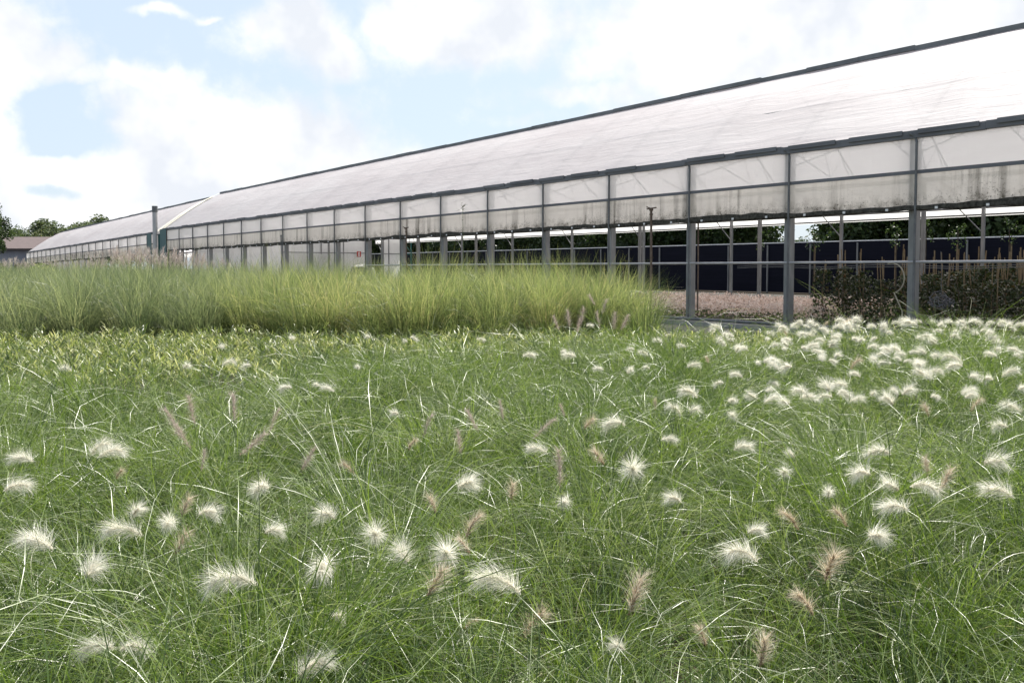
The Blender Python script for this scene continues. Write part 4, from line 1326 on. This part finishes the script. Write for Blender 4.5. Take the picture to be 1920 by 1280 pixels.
def place(u, v, kd, way, size, label, group, zc=None):
    sm, me, c = SP[kd][hr.randrange(len(SP[kd]))]
    size *= 1.0
    zc_ = zc if zc is not None else {'W': .62, 'O': .61, 'T': .59, 'P': .68}[kd] + hr.uniform(-.05, .03)
    if v > 1150:
        zc_ -= 0.12; size *= 0.74
    p = at(u, v, z=zc_)
    for _ in range(4):                       # sit on the canopy where the bed stands taller
        up = float(rise(*to_cam(p.x, p.y)))
        p = at(u, v, z=min(zc_ + up, 0.98))
    zc_ = min(zc_ + up, 0.98)
    size *= hr.uniform(.88, 1.1)
    base = {'L': math.pi, 'R': 0.0, 'F': -math.pi / 2, 'U': math.pi / 2}[way] + hr.uniform(-.45, .45)
    rz = base - TH
    sc = size
    sz = (zc_ / c.z)
    off = Vector((math.cos(rz) * c.x, math.sin(rz) * c.x, 0)) * sc
    t = thing('flower_spike', label, 'grass plume', (p.x - off.x, p.y - off.y, zc_ - c.z * sc), rz, group)
    t.scale = (sc, sc, sc)
    t.rotation_euler = (hr.gauss(0, .24), hr.gauss(0, .2), rz)
    dlt = t.rotation_euler.to_matrix() @ (c * sc)
    t.location = (p.x - dlt.x, p.y - dlt.y, zc_ - dlt.z)
    link('plume', me, None, t); link('stalk', sm, None, t)
    nhead[0] += 1
    return t


GL = {'W': ('soft arching white plume among the green feather grass', 'arching white plumes in the feather grass'), 'O': ('small rounded white tuft among the green feather grass', 'rounded white tufts in the feather grass'),
      'T': ('faded tan plume among the green feather grass', 'faded tan plumes in the feather grass'), 'P': ('smaller hazy purple brown plume among the green feather grass', 'smaller purple plumes in the feather grass')}
for (u, v, kd, way, size, lb) in HEADS:
    place(u, v, kd, way, size, lb, 'feathery flower heads of the feather grass')
for (u, v, kd, way, size) in OTHERS:
    place(u, v, kd, way, size, GL[kd][0], GL[kd][1])
for (u, v, way, size) in BACKP:
    place(u, v, 'P', way, size * 1.35, 'slender purple brown plume rising before the right end of the tall grass', 'purple plumes before the tall grass', 0.86 + (600 - v) * 0.004)
# dense drift of white heads at the back right, and a thin scatter elsewhere
cand = []
while len(cand) < 160:
    u = hr.uniform(1180, 2060); v = 602 + 154 * hr.random() ** 1.25
    if hr.random() > (0.25 + 0.75 * min(1, max(0, (u - 1230) / 300))) * (1 if v < 690 else .55):
        continue
    if v < 640 - 40 * min(1, max(0, (u - 1230) / 280)):
        continue
    cand.append((u, v))
for (u, v) in cand:
    kd = 'W' if hr.random() < .7 else ('O' if hr.random() < .75 else 'T')
    place(u, v, kd, hr.choice('LLRRFU'), hr.uniform(.6, 1.12), 'white plume in the dense drift of plumes before the open greenhouse', 'dense drift of white plumes before the greenhouse', 0.64 + hr.uniform(-.07, .06))
# the smallest, farthest heads of the drift as one mass
V_, Q_, A_, n0 = [], [], [], 0
for i in range(120):
    rt, fw = hr.uniform(2.2, 8.0), hr.uniform(7.4, 9.4)
    if hr.random() > (rt - 1.5) / 3:
        continue
    x, y = to_world(rt, fw)
    sm, me, c = SP['W' if hr.random() < .8 else 'O'][hr.randrange(4)]
    nv = len(me.vertices)
    co = np.empty(nv * 3, np.float32); me.vertices.foreach_get('co', co); co = co.reshape(-1, 3)
    an = np.empty(nv, np.float32); me.attributes['rnd'].data.foreach_get('value', an)
    nq = len(me.polygons)
    li = np.empty(nq * 4, np.int32); me.loops.foreach_get('vertex_index', li)
    a = hr.uniform(0, 6.28); s_ = hr.uniform(.9, 1.2)
    ca, sa = math.cos(a) * s_, math.sin(a) * s_
    zz_ = co[:, 2] * s_ + hr.uniform(-.04, .06) + float(rise(rt, fw))
    V_.append(np.stack([co[:, 0] * ca - co[:, 1] * sa + x, co[:, 0] * sa + co[:, 1] * ca + y, zz_], 1))
    Q_.append(li.reshape(-1, 4) + n0); A_.append(an); n0 += nv
o = link('distant_plumes', mesh_np('distant_plumes', np.concatenate(V_), np.concatenate(Q_), {'rnd': np.concatenate(A_)}), M['white_plume'])
tag(o, 'mass of small white plumes at the back of the feather grass bed', 'grass plumes', kind='stuff')
print('heads', nhead[0], 'blades verts', bag.n)
